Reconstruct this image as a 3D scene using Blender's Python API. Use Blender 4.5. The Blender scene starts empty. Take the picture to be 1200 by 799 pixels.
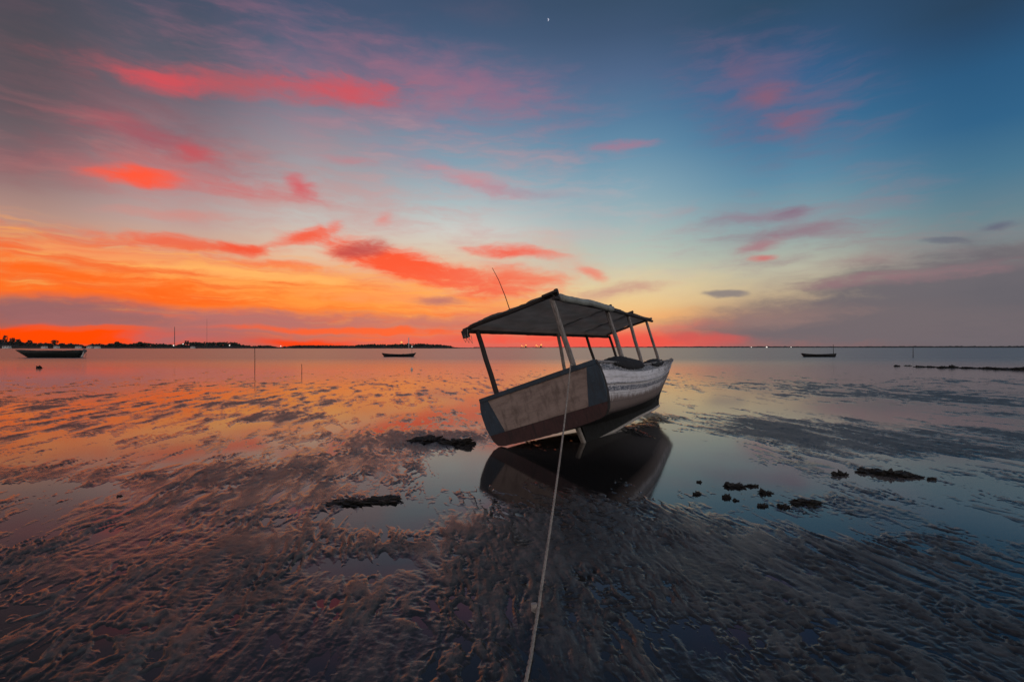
import bpy, bmesh, math, random
import numpy as np
from mathutils import Vector, Matrix, Euler

random.seed(7)
C = bpy.context.scene.collection
SC = bpy.context.scene
F = 600.0            # focal length in photo pixels (1200 wide) = 18 mm on 36 mm
CAMH = 1.6
CX, CY = 600.0, 407.0

# ------------------------------------------------------------------ helpers
def lin(c):
    return tuple(((x/255.0)/12.92 if x/255.0 <= 0.04045 else (((x/255.0)+0.055)/1.055)**2.4) for x in c)

def ground(px, py, z=0.0):
    """where a spot of the photographed ground lies in the world (metres)"""
    d = (CAMH-z)*F/(py-CY)
    return Vector(((px-CX)/F*d, d, z))

def tag(o, label=None, cat=None, group=None, kind=None):
    if label: o['label'] = label
    if cat: o['category'] = cat
    if group: o['group'] = group
    if kind: o['kind'] = kind
    return o

def empty(name, loc=(0, 0, 0), rz=0.0):
    o = bpy.data.objects.new(name, None)
    o.location = loc
    o.rotation_euler = (0, 0, rz)
    o.empty_display_size = 0.2
    C.objects.link(o)
    return o

def obj(name, bm, mat, parent=None, smooth=False, loc=None):
    me = bpy.data.meshes.new(name)
    bmesh.ops.recalc_face_normals(bm, faces=bm.faces)
    bm.to_mesh(me); bm.free()
    if smooth:
        for p in me.polygons: p.use_smooth = True
    for m in (mat if isinstance(mat, (list, tuple)) else [mat]): me.materials.append(m)
    o = bpy.data.objects.new(name, me)
    C.objects.link(o)
    if parent is not None: o.parent = parent
    if loc is not None: o.location = loc
    return o

def box(bm, c, s, rot=None, bevel=0.0):
    m = Matrix.Translation(Vector(c)) @ (rot.to_4x4() if rot is not None else Matrix.Identity(4)) @ Matrix.Diagonal((*s, 1))
    r = bmesh.ops.create_cube(bm, size=1.0, matrix=m)
    if bevel:
        es = list({e for v in r['verts'] for e in v.link_edges})
        bmesh.ops.bevel(bm, geom=es, offset=bevel, segments=2, affect='EDGES', profile=0.6)

def beam(bm, a, b, w, h, wob=0.0, seg=1, taper=1.0):
    """a squared timber from a to b, edges slightly worn"""
    a, b = Vector(a), Vector(b)
    d = (b-a).normalized()
    up = Vector((0, 0, 1)) if abs(d.z) < 0.9 else Vector((0, 1, 0))
    x = d.cross(up).normalized(); y = x.cross(d).normalized()
    rings = []
    k = 0.22
    prof = [(-.5, -.5+k), (-.5+k, -.5), (.5-k, -.5), (.5, -.5+k), (.5, .5-k), (.5-k, .5), (-.5+k, .5), (-.5, .5-k)]
    for i in range(seg+1):
        t = i/seg
        s = 1+(taper-1)*t
        c = a.lerp(b, t)
        if wob and 0 < i < seg: c = c + x*random.uniform(-wob, wob)+y*random.uniform(-wob, wob)
        rings.append([bm.verts.new(c+x*(px*w*s)+y*(py*h*s)) for px, py in prof])
    for r0, r1 in zip(rings, rings[1:]):
        for j in range(8): bm.faces.new((r0[j], r0[(j+1) % 8], r1[(j+1) % 8], r1[j]))
    bm.faces.new(rings[0]); bm.faces.new(rings[-1][::-1])

def tube(bm, pts, r, n=8, r1=None):
    pts = [Vector(p) for p in pts]
    rings = []
    L = len(pts)
    for i, p in enumerate(pts):
        d = (pts[min(i+1, L-1)]-pts[max(i-1, 0)]).normalized()
        up = Vector((0, 0, 1)) if abs(d.z) < 0.9 else Vector((1, 0, 0))
        x = d.cross(up).normalized(); y = x.cross(d)
        rr = r if r1 is None else r+(r1-r)*i/(L-1)
        rings.append([bm.verts.new(p+x*(rr*math.cos(2*math.pi*j/n))+y*(rr*math.sin(2*math.pi*j/n))) for j in range(n)])
    for r0, r1_ in zip(rings, rings[1:]):
        for j in range(n): bm.faces.new((r0[j], r0[(j+1) % n], r1_[(j+1) % n], r1_[j]))
    bm.faces.new(rings[0]); bm.faces.new(rings[-1][::-1])

def interp(x, xs, ys):
    return float(np.interp(x, xs, ys))

def smooth_interp(xs, ys):
    """monotone-ish cubic through the given stations"""
    xs = np.array(xs, float); ys = np.array(ys, float)
    m = np.gradient(ys, xs)
    def f(x):
        x = min(max(x, xs[0]), xs[-1])
        i = min(int(np.searchsorted(xs, x, side='right'))-1, len(xs)-2)
        h = xs[i+1]-xs[i]; t = (x-xs[i])/h
        return float((2*t**3-3*t**2+1)*ys[i]+(t**3-2*t**2+t)*h*m[i]+(-2*t**3+3*t**2)*ys[i+1]+(t**3-t**2)*h*m[i+1])
    return f

# ------------------------------------------------------------------ numpy noise
_rng = np.random.RandomState(11)
_perm = np.concatenate([_rng.permutation(512)]*3)
_ang = _rng.rand(512)*2*np.pi
_gx, _gy = np.cos(_ang), np.sin(_ang)
def perlin(x, y):
    xi = np.floor(x).astype(np.int64); yi = np.floor(y).astype(np.int64)
    xf = x-xi; yf = y-yi
    xi &= 511; yi &= 511
    u = xf*xf*xf*(xf*(xf*6-15)+10); v = yf*yf*yf*(yf*(yf*6-15)+10)
    def g(ix, iy, dx, dy):
        h = _perm[_perm[ix & 511]+(iy & 511)] & 511
        return _gx[h]*dx+_gy[h]*dy
    a = g(xi, yi, xf, yf); b = g(xi+1, yi, xf-1, yf)
    c = g(xi, yi+1, xf, yf-1); d = g(xi+1, yi+1, xf-1, yf-1)
    return ((a+(b-a)*u)+((c+(d-c)*u)-(a+(b-a)*u))*v)*1.5
def fbm(x, y, o=3, g=0.5):
    s = 0; a = 1.0
    for i in range(o):
        s = s+a*perlin(x*2.03**i+i*17.3, y*2.03**i-i*9.1); a *= g
    return s

# ------------------------------------------------------------------ node helpers
class NT:
    def __init__(s, tree): s.t = tree; s.n = tree.nodes; s.l = tree.links
    def node(s, typ, **kw):
        n = s.n.new(typ)
        for k, v in kw.items(): setattr(n, k, v)
        return n
    def put(s, sock, v):
        if isinstance(v, bpy.types.NodeSocket): s.l.new(v, sock)
        elif v is not None:
            sock.default_value = v
    def math(s, op, a, b=None, c=None, clamp=False):
        n = s.node('ShaderNodeMath', operation=op, use_clamp=clamp)
        s.put(n.inputs[0], a)
        if b is not None: s.put(n.inputs[1], b)
        if c is not None: s.put(n.inputs[2], c)
        return n.outputs[0]
    def mix(s, f, a, b, blend='MIX'):
        n = s.node('ShaderNodeMix', data_type='RGBA', blend_type=blend)
        s.put(n.inputs[0], f)
        for i, v in ((6, a), (7, b)):
            if isinstance(v, tuple) and len(v) == 3: v = (*v, 1)
            s.put(n.inputs[i], v)
        return n.outputs[2]
    def noise(s, vec, scale, detail=3, rough=0.55, dist=0.0, dim='3D'):
        n = s.node('ShaderNodeTexNoise', noise_dimensions=dim)
        if vec is not None: s.put(n.inputs['Vector'], vec)
        n.inputs['Scale'].default_value = scale; n.inputs['Detail'].default_value = detail
        n.inputs['Roughness'].default_value = rough; n.inputs['Distortion'].default_value = dist
        return n.outputs['Fac']
    def ramp(s, f, stops, interp='LINEAR'):
        n = s.node('ShaderNodeValToRGB')
        r = n.color_ramp; r.interpolation = interp
        while len(r.elements) > 1: r.elements.remove(r.elements[-1])
        for i, (p, c) in enumerate(stops):
            e = r.elements[0] if i == 0 else r.elements.new(p)
            e.position = p
            e.color = (*c, 1) if isinstance(c, tuple) else (c, c, c, 1)
        s.put(n.inputs[0], f)
        return n.outputs[0]
    def mr(s, v, a, b, c=0.0, d=1.0, t='SMOOTHSTEP'):
        n = s.node('ShaderNodeMapRange', interpolation_type=t)
        s.put(n.inputs[0], v)
        for i, x in enumerate((a, b, c, d)): s.put(n.inputs[1+i], x)
        return n.outputs[0]
    def mapping(s, vec, loc=(0, 0, 0), rot=(0, 0, 0), scale=(1, 1, 1), typ='POINT'):
        n = s.node('ShaderNodeMapping', vector_type=typ)
        s.put(n.inputs[0], vec)
        n.inputs['Location'].default_value = loc; n.inputs['Rotation'].default_value = rot; n.inputs['Scale'].default_value = scale
        return n.outputs[0]

def new_mat(name):
    m = bpy.data.materials.new(name); m.use_nodes = True
    t = NT(m.node_tree)
    b = next(n for n in t.n if n.type == 'BSDF_PRINCIPLED')
    return m, t, b

def simple_mat(name, col, rough=0.6, var=0.35, scale=9.0, bump=0.15, stretch=(1, 1, 1), dark=None, spec=0.4, emit=None):
    """one base colour with grime of its own, and a little relief"""
    m, t, b = new_mat(name)
    tc = t.node('ShaderNodeTexCoord').outputs['Object']
    v = t.mapping(tc, scale=stretch)
    n1 = t.noise(v, scale, 5, 0.62)
    n2 = t.noise(v, scale*6, 3, 0.6)
    k = t.math('ADD', t.math('MULTIPLY', n1, 0.7), t.math('MULTIPLY', n2, 0.3))
    d = dark if dark else tuple(c*(1-var) for c in col)
    hi = tuple(min(1, c*(1+var*0.6)) for c in col)
    t.l.new(t.ramp(k, [(0.3, d), (0.52, col), (0.72, hi)]), b.inputs['Base Color'])
    t.l.new(t.mr(n1, 0.3, 0.7, rough-0.12, rough+0.1), b.inputs['Roughness'])
    b.inputs['Specular IOR Level'].default_value = spec
    if bump:
        bp = t.node('ShaderNodeBump'); bp.inputs['Strength'].default_value = bump; bp.inputs['Distance'].default_value = 0.02
        t.l.new(k, bp.inputs['Height']); t.l.new(bp.outputs[0], b.inputs['Normal'])
    if emit:
        b.inputs['Emission Color'].default_value = (*emit[0], 1); b.inputs['Emission Strength'].default_value = emit[1]
    return m

# ------------------------------------------------------------------ camera
cam = bpy.data.cameras.new('camera')
cam.sensor_width = 36.0; cam.lens = 36.0*F/1200.0
cam.shift_y = (CY-399.5)/1200.0
cam.clip_start = 0.05; cam.clip_end = 60000
co = bpy.data.objects.new('camera', cam)
co.location = (0, 0, CAMH); co.rotation_euler = (math.radians(90), 0, 0)
C.objects.link(co); SC.camera = co

# ------------------------------------------------------------------ sky
def azel(px, py):
    x, z = (px-CX)/F, (CY-py)/F
    return math.atan(x), math.atan2(z, math.sqrt(1+x*x))

w = bpy.data.worlds.new('World'); SC.world = w; w.use_nodes = True
T = NT(w.node_tree); T.n.clear()
gen = T.node('ShaderNodeTexCoord').outputs['Generated']
sep = T.node('ShaderNodeSeparateXYZ'); T.l.new(gen, sep.inputs[0])
X, Y, Z = sep.outputs
AZ = T.math('ARCTAN2', X, Y)
EL = T.math('ARCSINE', Z)
ELn = T.math('MULTIPLY', EL, 1/(math.pi/2), clamp=True)
# clear-sky gradient: what the twilight looks like from the horizon up, at seven bearings
cols = {
 10:  [(407,(205,88,45)),(385,(200,92,60)),(355,(205,110,70)),(330,(225,130,70)),(295,(205,145,115)),(250,(180,142,130)),(215,(152,122,120)),(180,(122,102,107)),(120,(94,86,93)),(50,(82,78,86)),(0,(74,73,84))],
 200: [(407,(190,92,80)),(385,(180,100,90)),(358,(225,125,70)),(330,(240,160,95)),(300,(222,165,130)),(260,(188,162,155)),(210,(166,142,146)),(160,(136,120,128)),(100,(102,98,112)),(50,(84,88,104)),(0,(72,80,100))],
 370: [(407,(195,95,85)),(385,(185,110,100)),(358,(240,130,62)),(330,(244,154,88)),(300,(226,190,160)),(260,(196,190,184)),(210,(168,164,168)),(160,(142,142,154)),(100,(106,112,134)),(50,(82,96,122)),(0,(68,84,112))],
 540: [(407,(215,98,90)),(385,(215,125,105)),(358,(238,155,100)),(330,(236,178,134)),(300,(218,198,172)),(270,(204,204,198)),(240,(170,188,192)),(200,(136,162,178)),(150,(110,138,163)),(90,(88,108,138)),(40,(68,90,120)),(0,(60,80,108))],
 720: [(407,(230,100,88)),(388,(236,130,95)),(365,(242,185,120)),(340,(226,205,158)),(305,(190,198,182)),(260,(158,180,184)),(220,(132,164,180)),(180,(104,144,170)),(140,(86,124,156)),(90,(80,104,138)),(40,(64,86,116)),(0,(56,78,104))],
 920: [(407,(160,105,100)),(380,(160,115,105)),(345,(190,168,138)),(315,(185,182,162)),(270,(140,166,168)),(210,(94,138,164)),(150,(62,112,150)),(90,(54,96,138)),(40,(50,82,116)),(0,(46,74,100))],
 1160:[(407,(96,92,100)),(370,(94,94,102)),(330,(116,112,116)),(300,(132,132,132)),(255,(106,132,142)),(200,(74,118,144)),(140,(48,98,136)),(80,(42,88,126)),(30,(40,72,104)),(0,(40,66,92))],
}
prev = None; pa = None
for px, st in cols.items():
    a0 = azel(px, 400)[0]
    stops = [(max(0.0, azel(px, y)[1]/(math.pi/2)), lin(c)) for y, c in st]
    zc = lin((38, 56, 88)); top = stops[-1]
    stops.append((0.62, tuple(0.45*a+0.55*b for a, b in zip(top[1], zc)))); stops.append((1.0, zc))
    r = T.ramp(ELn, stops, 'B_SPLINE' if False else 'LINEAR')
    if prev is None: prev = r
    else: prev = T.mix(T.mr(AZ, pa, a0), prev, r)
    pa = a0
sky = prev
# warped direction coordinates: wind-drawn cirrus
base = T.node('ShaderNodeCombineXYZ'); T.l.new(AZ, base.inputs[0]); T.l.new(EL, base.inputs[1])
P0 = base.outputs[0]
def warp(vec, scale, amt, stretch):
    n = T.node('ShaderNodeTexNoise', noise_dimensions='2D'); T.l.new(T.mapping(vec, scale=stretch), n.inputs['Vector'])
    n.inputs['Scale'].default_value = scale; n.inputs['Detail'].default_value = 4; n.inputs['Roughness'].default_value = 0.55
    a = T.node('ShaderNodeVectorMath', operation='SUBTRACT'); T.l.new(n.outputs['Color'], a.inputs[0]); a.inputs[1].default_value = (.5, .5, .5)
    b = T.node('ShaderNodeVectorMath', operation='MULTIPLY'); T.l.new(a.outputs[0], b.inputs[0]); b.inputs[1].default_value = amt
    c = T.node('ShaderNodeVectorMath', operation='ADD'); T.l.new(vec, c.inputs[0]); T.l.new(b.outputs[0], c.inputs[1])
    return c.outputs[0]
PW = warp(P0, 5.0, (.055, .026, 0), (1, 2.0, 1))
PW = warp(PW, 20.0, (.020, .008, 0), (1, 2.4, 1))
streak = T.noise(T.mapping(PW, rot=(0, 0, math.radians(6)), scale=(1, 5.5, 1)), 7.0, 5, 0.55, 0.5, '2D')
puff = T.noise(T.mapping(PW, scale=(1, 2.4, 1)), 13.0, 6, 0.62, 0.3, '2D')
fine = T.math('SUBTRACT', T.noise(T.mapping(PW, rot=(0, 0, math.radians(5)), scale=(1, 11, 1)), 9.0, 5, 0.6, 0.4, '2D'), 0.5)
tex = T.math('ADD', T.math('MULTIPLY', streak, 0.62), T.math('MULTIPLY', puff, 0.38))
texc0 = T.math('SUBTRACT', tex, 0.5)
fib0 = T.math('SUBTRACT', T.noise(T.mapping(PW, rot=(0, 0, math.radians(-6)), scale=(1, 3.6, 1)), 16.0, 7, 0.64, 0.2, '2D'), 0.5)
texc = T.math('MULTIPLY_ADD', fib0, .75, T.math('MULTIPLY', texc0, .85))
wsep = T.node('ShaderNodeSeparateXYZ'); T.l.new(PW, wsep.inputs[0]); WX, WY = wsep.outputs[0], wsep.outputs[1]

def cloud(cx, cy, a, b, ang, col, op, soft=0.7, k=1.5, tx=None):
    """an elongated patch of cloud; size and bearing given as seen from the shore"""
    global sky
    c = azel(cx, cy)
    t = math.radians(ang)
    e = azel(cx+a*math.cos(t), cy+a*math.sin(t))
    n = azel(cx-b*math.sin(t), cy+b*math.cos(t))
    la = math.hypot(e[0]-c[0], e[1]-c[1]); th = math.atan2(e[1]-c[1], e[0]-c[0])
    # distance across the streak
    lb = abs((n[0]-c[0])*-math.sin(th)+(n[1]-c[1])*math.cos(th))
    la *= 1.5; lb *= 1.75
    ct, st = math.cos(th), math.sin(th)
    def lincomb(p, q_, r):      # p*az + q*el + r
        return T.math('MULTIPLY_ADD', WX, p, T.math('MULTIPLY_ADD', WY, q_, r))
    ex = lincomb(ct/la, st/la, -(c[0]*ct+c[1]*st)/la)
    ey = lincomb(-st/lb, ct/lb, -(-c[0]*st+c[1]*ct)/lb)
    r = T.math('SQRT', T.math('MULTIPLY_ADD', ex, ex, T.math('MULTIPLY', ey, ey)))
    q_ = T.math('SUBTRACT', T.math('MULTIPLY', tx or texc, k*1.0), r)
    # the texture breaks up the patch only where there is patch
    m = T.math('MULTIPLY', T.mr(q_, -1.0, -1.0+soft*1.6), T.mr(r, 1.05, .5, 0, op))
    sky = T.mix(m, sky, lin(col))

K = cloud
# greys and veils first
K(70, 100, 190, 70, 8, (84, 76, 84), .55, 1.0, .8)
K(40, 190, 130, 30, 4, (150, 92, 98), .55, .8, 1)
K(190, 170, 150, 34, 14, (150, 88, 98), .6, .9, 1.2)
K(505, 98, 170, 40, 7, (158, 104, 126), .62, .9, 1.2)
K(580, 112, 80, 20, 10, (150, 105, 135), .5, .9, 1.2)
K(480, 185, 130, 14, 22, (150, 140, 160), .45, .9, 1.5)
K(565, 12, 60, 16, 5, (92, 88, 112), .5, 1, 1)
fibre = T.math('SUBTRACT', T.noise(T.mapping(PW, rot=(0, 0, math.radians(-8)), scale=(1, 5.5, 1)), 6.5, 7, 0.62, 0.15, '2D'), 0.5)
# thin fibrous veils that tie the patches together
K(300, 165, 330, 90, 8, (170, 104, 112), .2, 1.0, 2.6, fibre)
K(470, 120, 240, 60, 10, (172, 112, 132), .34, 1.0, 3.4, fibre)
K(330, 232, 260, 40, 8, (214, 132, 124), .3, 1.0, 3.4, fibre)
K(620, 250, 220, 60, 14, (206, 176, 176), .3, 1.0, 3.4, fibre)
K(930, 262, 190, 40, -8, (150, 122, 136), .4, 1.0, 3.4, fibre)
K(900, 112, 130, 60, 10, (126, 98, 126), .42, 1.0, 3.4, fibre)
K(1060, 300, 220, 34, -8, (150, 124, 126), .4, 1.0, 3.4, fibre)
# upper red streaks
K(300, 100, 170, 17, 2, (186, 88, 96), .85, .8, 1.4)
K(195, 95, 55, 14, 4, (218, 78, 86), .9, .7, 1)
K(400, 103, 80, 13, 2, (208, 84, 94), .8, .7, 1.2)
K(165, 160, 95, 15, 15, (172, 84, 96), .7, .8, 1.3)
K(235, 180, 28, 8, 10, (198, 80, 88), .8, .7, 1)
K(190, 205, 120, 22, 3, (196, 110, 110), .7, .9, 1.2)
K(168, 208, 58, 10, 3, (255, 88, 58), 1, .55, .9)
K(300, 225, 85, 10, 8, (206, 112, 112), .75, .8, 1.6)
K(352, 222, 20, 10, 30, (214, 84, 92), .85, .6, 1)
K(405, 190, 50, 6, 6, (200, 120, 128), .6, .8, 1.3)
K(205, 252, 75, 7, 2, (214, 136, 126), .7, .8, 1.5)
K(447, 256, 10, 7, 0, (226, 130, 122), .7, .8, 1)
K(558, 213, 55, 10, 16, (206, 134, 142), .7, .8, 1.5)
K(620, 224, 60, 6, 6, (160, 140, 158), .5, .8, 1.5)
# orange field low on the left
K(150, 335, 330, 42, 5, (250, 114, 38), .75, .9, 1.6)

K(60, 300, 120, 8, 6, (240, 140, 90), .7, .7, 2)
K(200, 330, 330, 34, 6, (255, 164, 76), .6, .8, 3.2, fine)
K(240, 345, 330, 34, 6, (250, 104, 36), .8, .75, -3.2, fine)
K(420, 345, 230, 26, 4, (255, 164, 76), .6, .8, 3, fine)
K(300, 322, 150, 6, 5, (255, 186, 104), .7, .6, 1.8)
K(345, 348, 150, 8, 3, (254, 150, 62), .8, .7, 2)
K(100, 324, 200, 11, 8, (255, 104, 26), .95, .7, 2)
K(215, 354, 210, 10, 6, (254, 100, 24), .95, .7, 2)
K(40, 338, 120, 9, 6, (255, 110, 30), .9, .7, 2)
K(470, 352, 110, 7, 3, (250, 150, 90), .7, .7, 2)
K(420, 366, 170, 8, 1, (250, 140, 60), .8, .7, 1.8)
K(150, 300, 120, 6, 6, (246, 150, 96), .7, .7, 2)
K(215, 286, 110, 8, 4, (240, 100, 66), .9, .6, 1.6)
K(285, 291, 38, 7, 6, (244, 84, 54), .95, .6, 1)
K(358, 276, 42, 8, -14, (244, 92, 64), .95, .55, 1)
K(392, 264, 12, 6, 0, (236, 120, 104), .8, .7, 1)
K(330, 312, 60, 6, 4, (250, 120, 66), .8, .6, 1.8)
# the dark-headed red cloud left of the boat
K(480, 313, 110, 17, 15, (250, 86, 52), 1, .5, 1.3)
K(560, 332, 75, 12, 8, (244, 106, 78), .9, .6, 1.6)
K(425, 291, 36, 10, -8, (190, 76, 76), .9, .55, 1.1)
K(600, 295, 55, 8, 3, (244, 96, 76), .95, .6, 1.3)
K(612, 325, 60, 14, 8, (244, 110, 80), .8, .7, 1.5)
K(690, 320, 22, 6, 25, (240, 120, 100), .85, .7, 1)
K(515, 354, 30, 5, 0, (172, 108, 110), .8, .6, 1)
K(660, 300, 50, 20, 20, (226, 160, 140), .5, .9, 1.3)
# mauve bank on the horizon
K(60, 366, 150, 17, 1, (146, 98, 102), .95, .5, 1)
K(300, 378, 190, 13, 0, (174, 108, 108), .92, .5, 1)
K(520, 380, 120, 8, 0, (190, 114, 106), .8, .6, 1.2)
K(150, 376, 90, 8, 2, (150, 100, 102), .8, .6, 1)
K(60, 394, 200, 9, 1.5, (255, 72, 4), 1, .35, 1)
K(115, 386, 80, 3, 1, (236, 88, 50), .9, .5, 1.5)
K(410, 387, 140, 3.2, 0, (244, 92, 52), .95, .5, 1.5)
K(365, 401, 70, 4, 0, (244, 62, 22), 1, .5, 1)
K(230, 396, 80, 10, 0, (168, 104, 106), .9, .6, 1)
K(500, 398, 120, 6, 0, (222, 92, 80), .7, .6, 1.2)
K(720, 398, 160, 9, 0, (240, 84, 72), .95, .5, 1.2)
K(800, 381, 80, 5, -4, (226, 116, 100), .8, .6, 1.5)
K(580, 372, 60, 6, 0, (220, 120, 104), .7, .7, 1.5)
# yellow light behind the canopy and to its right
K(760, 352, 120, 30, -6, (238, 208, 150), .5, .9, 1)
K(775, 372, 60, 9, -4, (246, 178, 112), .75, .7, 1.4)
K(722, 341, 60, 8, -6, (194, 136, 130), .7, .7, 1.4)
# right: pale pink tufts
K(895, 112, 90, 46, 35, (112, 100, 130), .55, 1, 1.5)
K(930, 143, 44, 15, -14, (142, 94, 116), .75, .8, 1.4)
K(905, 112, 40, 14, -10, (142, 92, 112), .7, .8, 1.4)
K(869, 78, 24, 14, 10, (124, 92, 118), .6, .9, 1.4)
K(734, 171, 34, 5, -6, (184, 112, 134), .7, .8, 1.6)
K(880, 255, 75, 9, -8, (146, 122, 138), .7, .7, 1.5)
K(925, 247, 26, 6, -10, (134, 104, 124), .75, .7, 1)
K(935, 270, 95, 9, -6, (144, 118, 130), .8, .7, 1.5)
K(893, 289, 36, 8, -18, (168, 110, 122), .75, .7, 1.3)
K(900, 302, 18, 4, -5, (206, 106, 106), .8, .6, 1)
K(1116, 280, 30, 4, -2, (104, 108, 122), .8, .6, 1.2)
K(1182, 260, 24, 5, -8, (100, 104, 122), .85, .6, 1.2)
K(1020, 306, 60, 8, -6, (158, 128, 128), .6, .8, 1.6)
K(1120, 345, 360, 44, -9, (106, 101, 108), .95, .45, .9)
K(1200, 372, 190, 44, -4, (92, 92, 101), .9, .9, .7)
K(1010, 385, 330, 28, 0, (112, 103, 108), .95, .5, .7)
K(1060, 324, 170, 8, -8, (152, 116, 122), .75, .7, 1.6)
K(900, 372, 110, 10, -3, (152, 122, 116), .7, .7, 1.5)
K(849, 347, 26, 3.5, 0, (128, 120, 124), .85, .5, .7)
K(830, 396, 50, 6, 0, (216, 88, 82), .7, .7, 1.2)
# the other half of the sky (behind the viewer): unseen after-glow, raised to light the boat
rear = T.ramp(ELn, [(0, lin((205, 176, 172))), (.08, lin((232, 204, 194))), (.2, lin((210, 196, 198))), (.42, lin((150, 152, 172))), (.7, lin((84, 98, 128))), (1, lin((38, 56, 88)))])
# unseen bright sky added at right behind the viewer to light the hull side
rear = T.mix(T.mr(X, -.1, .75), rear, T.ramp(ELn, [(0, lin((215, 200, 196))), (.1, lin((255, 246, 240))), (.35, lin((240, 236, 240))), (.6, lin((120, 130, 156))), (1, lin((38, 56, 88)))]))
sky = T.mix(T.mr(Y, 0.3, -0.3), sky, rear)
# below the horizon: never seen past the sea
sky = T.mix(T.mr(Z, -0.002, -0.05), sky, lin((70, 60, 62)))
nish = T.node('ShaderNodeTexSky', sky_type='NISHITA'); nish.sun_disc = False
nish.sun_elevation = math.radians(1.0); nish.sun_rotation = math.radians(-13)
bg0 = T.node('ShaderNodeBackground'); T.l.new(sky, bg0.inputs[0]); bg0.inputs[1].default_value = 1.0
bg1 = T.node('ShaderNodeBackground'); T.l.new(nish.outputs[0], bg1.inputs[0]); bg1.inputs[1].default_value = 0.004
add = T.node('ShaderNodeAddShader'); T.l.new(bg0.outputs[0], add.inputs[0]); T.l.new(bg1.outputs[0], add.inputs[1])
wo = T.node('ShaderNodeOutputWorld'); T.l.new(add.outputs[0], wo.inputs[0])
w.cycles.sampling_method = 'NONE'

sun = bpy.data.lights.new('sun', 'SUN'); sun.energy = 0.002; sun.angle = math.radians(20); sun.color = (1, .55, .3)
so = bpy.data.objects.new('sun', sun); C.objects.link(so)
so.rotation_euler = Vector((math.sin(math.radians(13)), -math.cos(math.radians(13)), -math.tan(math.radians(3)))).to_track_quat('-Z', 'Y').to_euler()

# ------------------------------------------------------------------ water
def water_mat():
    m, t, b = new_mat('shallow_water')
    pos = t.node('ShaderNodeNewGeometry').outputs['Position']
    s = t.node('ShaderNodeSeparateXYZ'); t.l.new(pos, s.inputs[0])
    b.inputs['IOR'].default_value = 1.55
    # clear film on dark mud; base colour lightened at right and far out, brightness painted in
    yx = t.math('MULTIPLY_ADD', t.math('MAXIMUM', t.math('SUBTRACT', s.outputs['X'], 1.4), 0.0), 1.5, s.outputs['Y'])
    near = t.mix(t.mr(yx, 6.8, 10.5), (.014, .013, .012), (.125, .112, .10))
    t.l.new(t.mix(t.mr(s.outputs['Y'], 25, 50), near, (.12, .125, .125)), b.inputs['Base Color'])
    vn = t.noise(t.mapping(pos, scale=(.25, 1, 1)), .09, 4, .6)
    yy = t.math('MULTIPLY_ADD', vn, 16.0, s.outputs['Y'])
    # still film near the shore, wind-stirred open water farther out
    t.l.new(t.mr(yy, 28.0, 85.0, .07, .28), b.inputs['Roughness'])
    bp = t.node('ShaderNodeBump'); bp.inputs['Distance'].default_value = .05
    t.l.new(t.mr(yy, 30.0, 50.0, .012, .12), bp.inputs['Strength'])
    t.l.new(t.noise(t.mapping(pos, scale=(.5, 1.3, 1)), 1.6, 4, .6), bp.inputs['Height'])
    t.l.new(bp.outputs[0], b.inputs['Normal'])
    return m
bm = bmesh.new()
rads = [0, 3, 7, 14, 25, 40, 60, 90, 150, 300, 700, 1800, 5000, 14000, 30000]
prv = None
for R_ in rads[1:]:
    cur = [bm.verts.new((math.sin(a)*R_, math.cos(a)*R_, 0)) for a in np.linspace(0, 2*np.pi, 145)[:-1]]
    if prv is None:
        c0 = bm.verts.new((0, 0, 0))
        for k in range(144): bm.faces.new((c0, cur[(k+1) % 144], cur[k]))
    else:
        for k in range(144): bm.faces.new((prv[k], prv[(k+1) % 144], cur[(k+1) % 144], cur[k]))
    prv = cur
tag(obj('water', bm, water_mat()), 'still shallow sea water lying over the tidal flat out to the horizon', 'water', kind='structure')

# ------------------------------------------------------------------ mud flat
DIR = math.radians(-13)
SD = np.array([math.sin(DIR), math.cos(DIR)])       # the way the ebb combed the mud
TD = np.array([math.cos(DIR), -math.sin(DIR)])
BL = [  # spot on the ground (photo px), half-width, half-depth (px), height (m)
 # banks
 (960, 505, 120, 24, .018), (1050, 528, 70, 16, .012), (900, 495, 60, 14, .012), (1100, 466, 130, 11, .019), (1190, 512, 60, 14, .015), (950, 452, 100, 7, .015), (1150, 446, 80, 5, .014), (880, 470, 60, 7, .010),
 (440, 512, 110, 26, .018), (370, 545, 130, 26, .013), (520, 516, 60, 10, .03), (430, 585, 80, 12, .022), (250, 590, 150, 18, .004),
 (700, 640, 190, 50, .010), (880, 660, 170, 50, .009), (300, 650, 300, 40, .008), (640, 600, 70, 30, .007), (780, 610, 60, 24, .012),
 (30, 470, 70, 9, .016), (330, 470, 160, 10, .011), (100, 500, 130, 9, .012), (300, 490, 130, 7, .010), (60, 555, 120, 12, .015), (270, 555, 90, 9, .014),
 (765, 486, 24, 8, .026), (735, 500, 34, 7, .018), (640, 528, 40, 5, .012), (870, 572, 40, 9, .016), (940, 590, 100, 12, .010), (1010, 575, 110, 9, .010), (230, 452, 110, 4, .010),
 # pools
 (700, 540, 96, 38, -.026), (560, 540, 55, 20, -.030), (460, 592, 75, 20, -.030), (440, 665, 75, 14, -.020),
 (720, 692, 45, 10, -.012), (825, 738, 50, 18, -.018), (830, 545, 55, 36, -.028), (790, 500, 40, 14, -.02), (1090, 575, 90, 14, -.018), (1150, 610, 90, 20, -.012), (1010, 640, 170, 34, .006), (1080, 720, 150, 40, .006),
 (1100, 540, 120, 12, -.016), (1010, 480, 120, 8, -.016), (180, 535, 160, 9, -.006), (330, 525, 60, 8, -.010), (60, 575, 90, 8, -.010), (860, 470, 80, 14, -.018), (330, 500, 150, 5, -.010),
 (470, 478, 70, 12, -.014), (20, 700, 70, 40, -.012),
]
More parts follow.
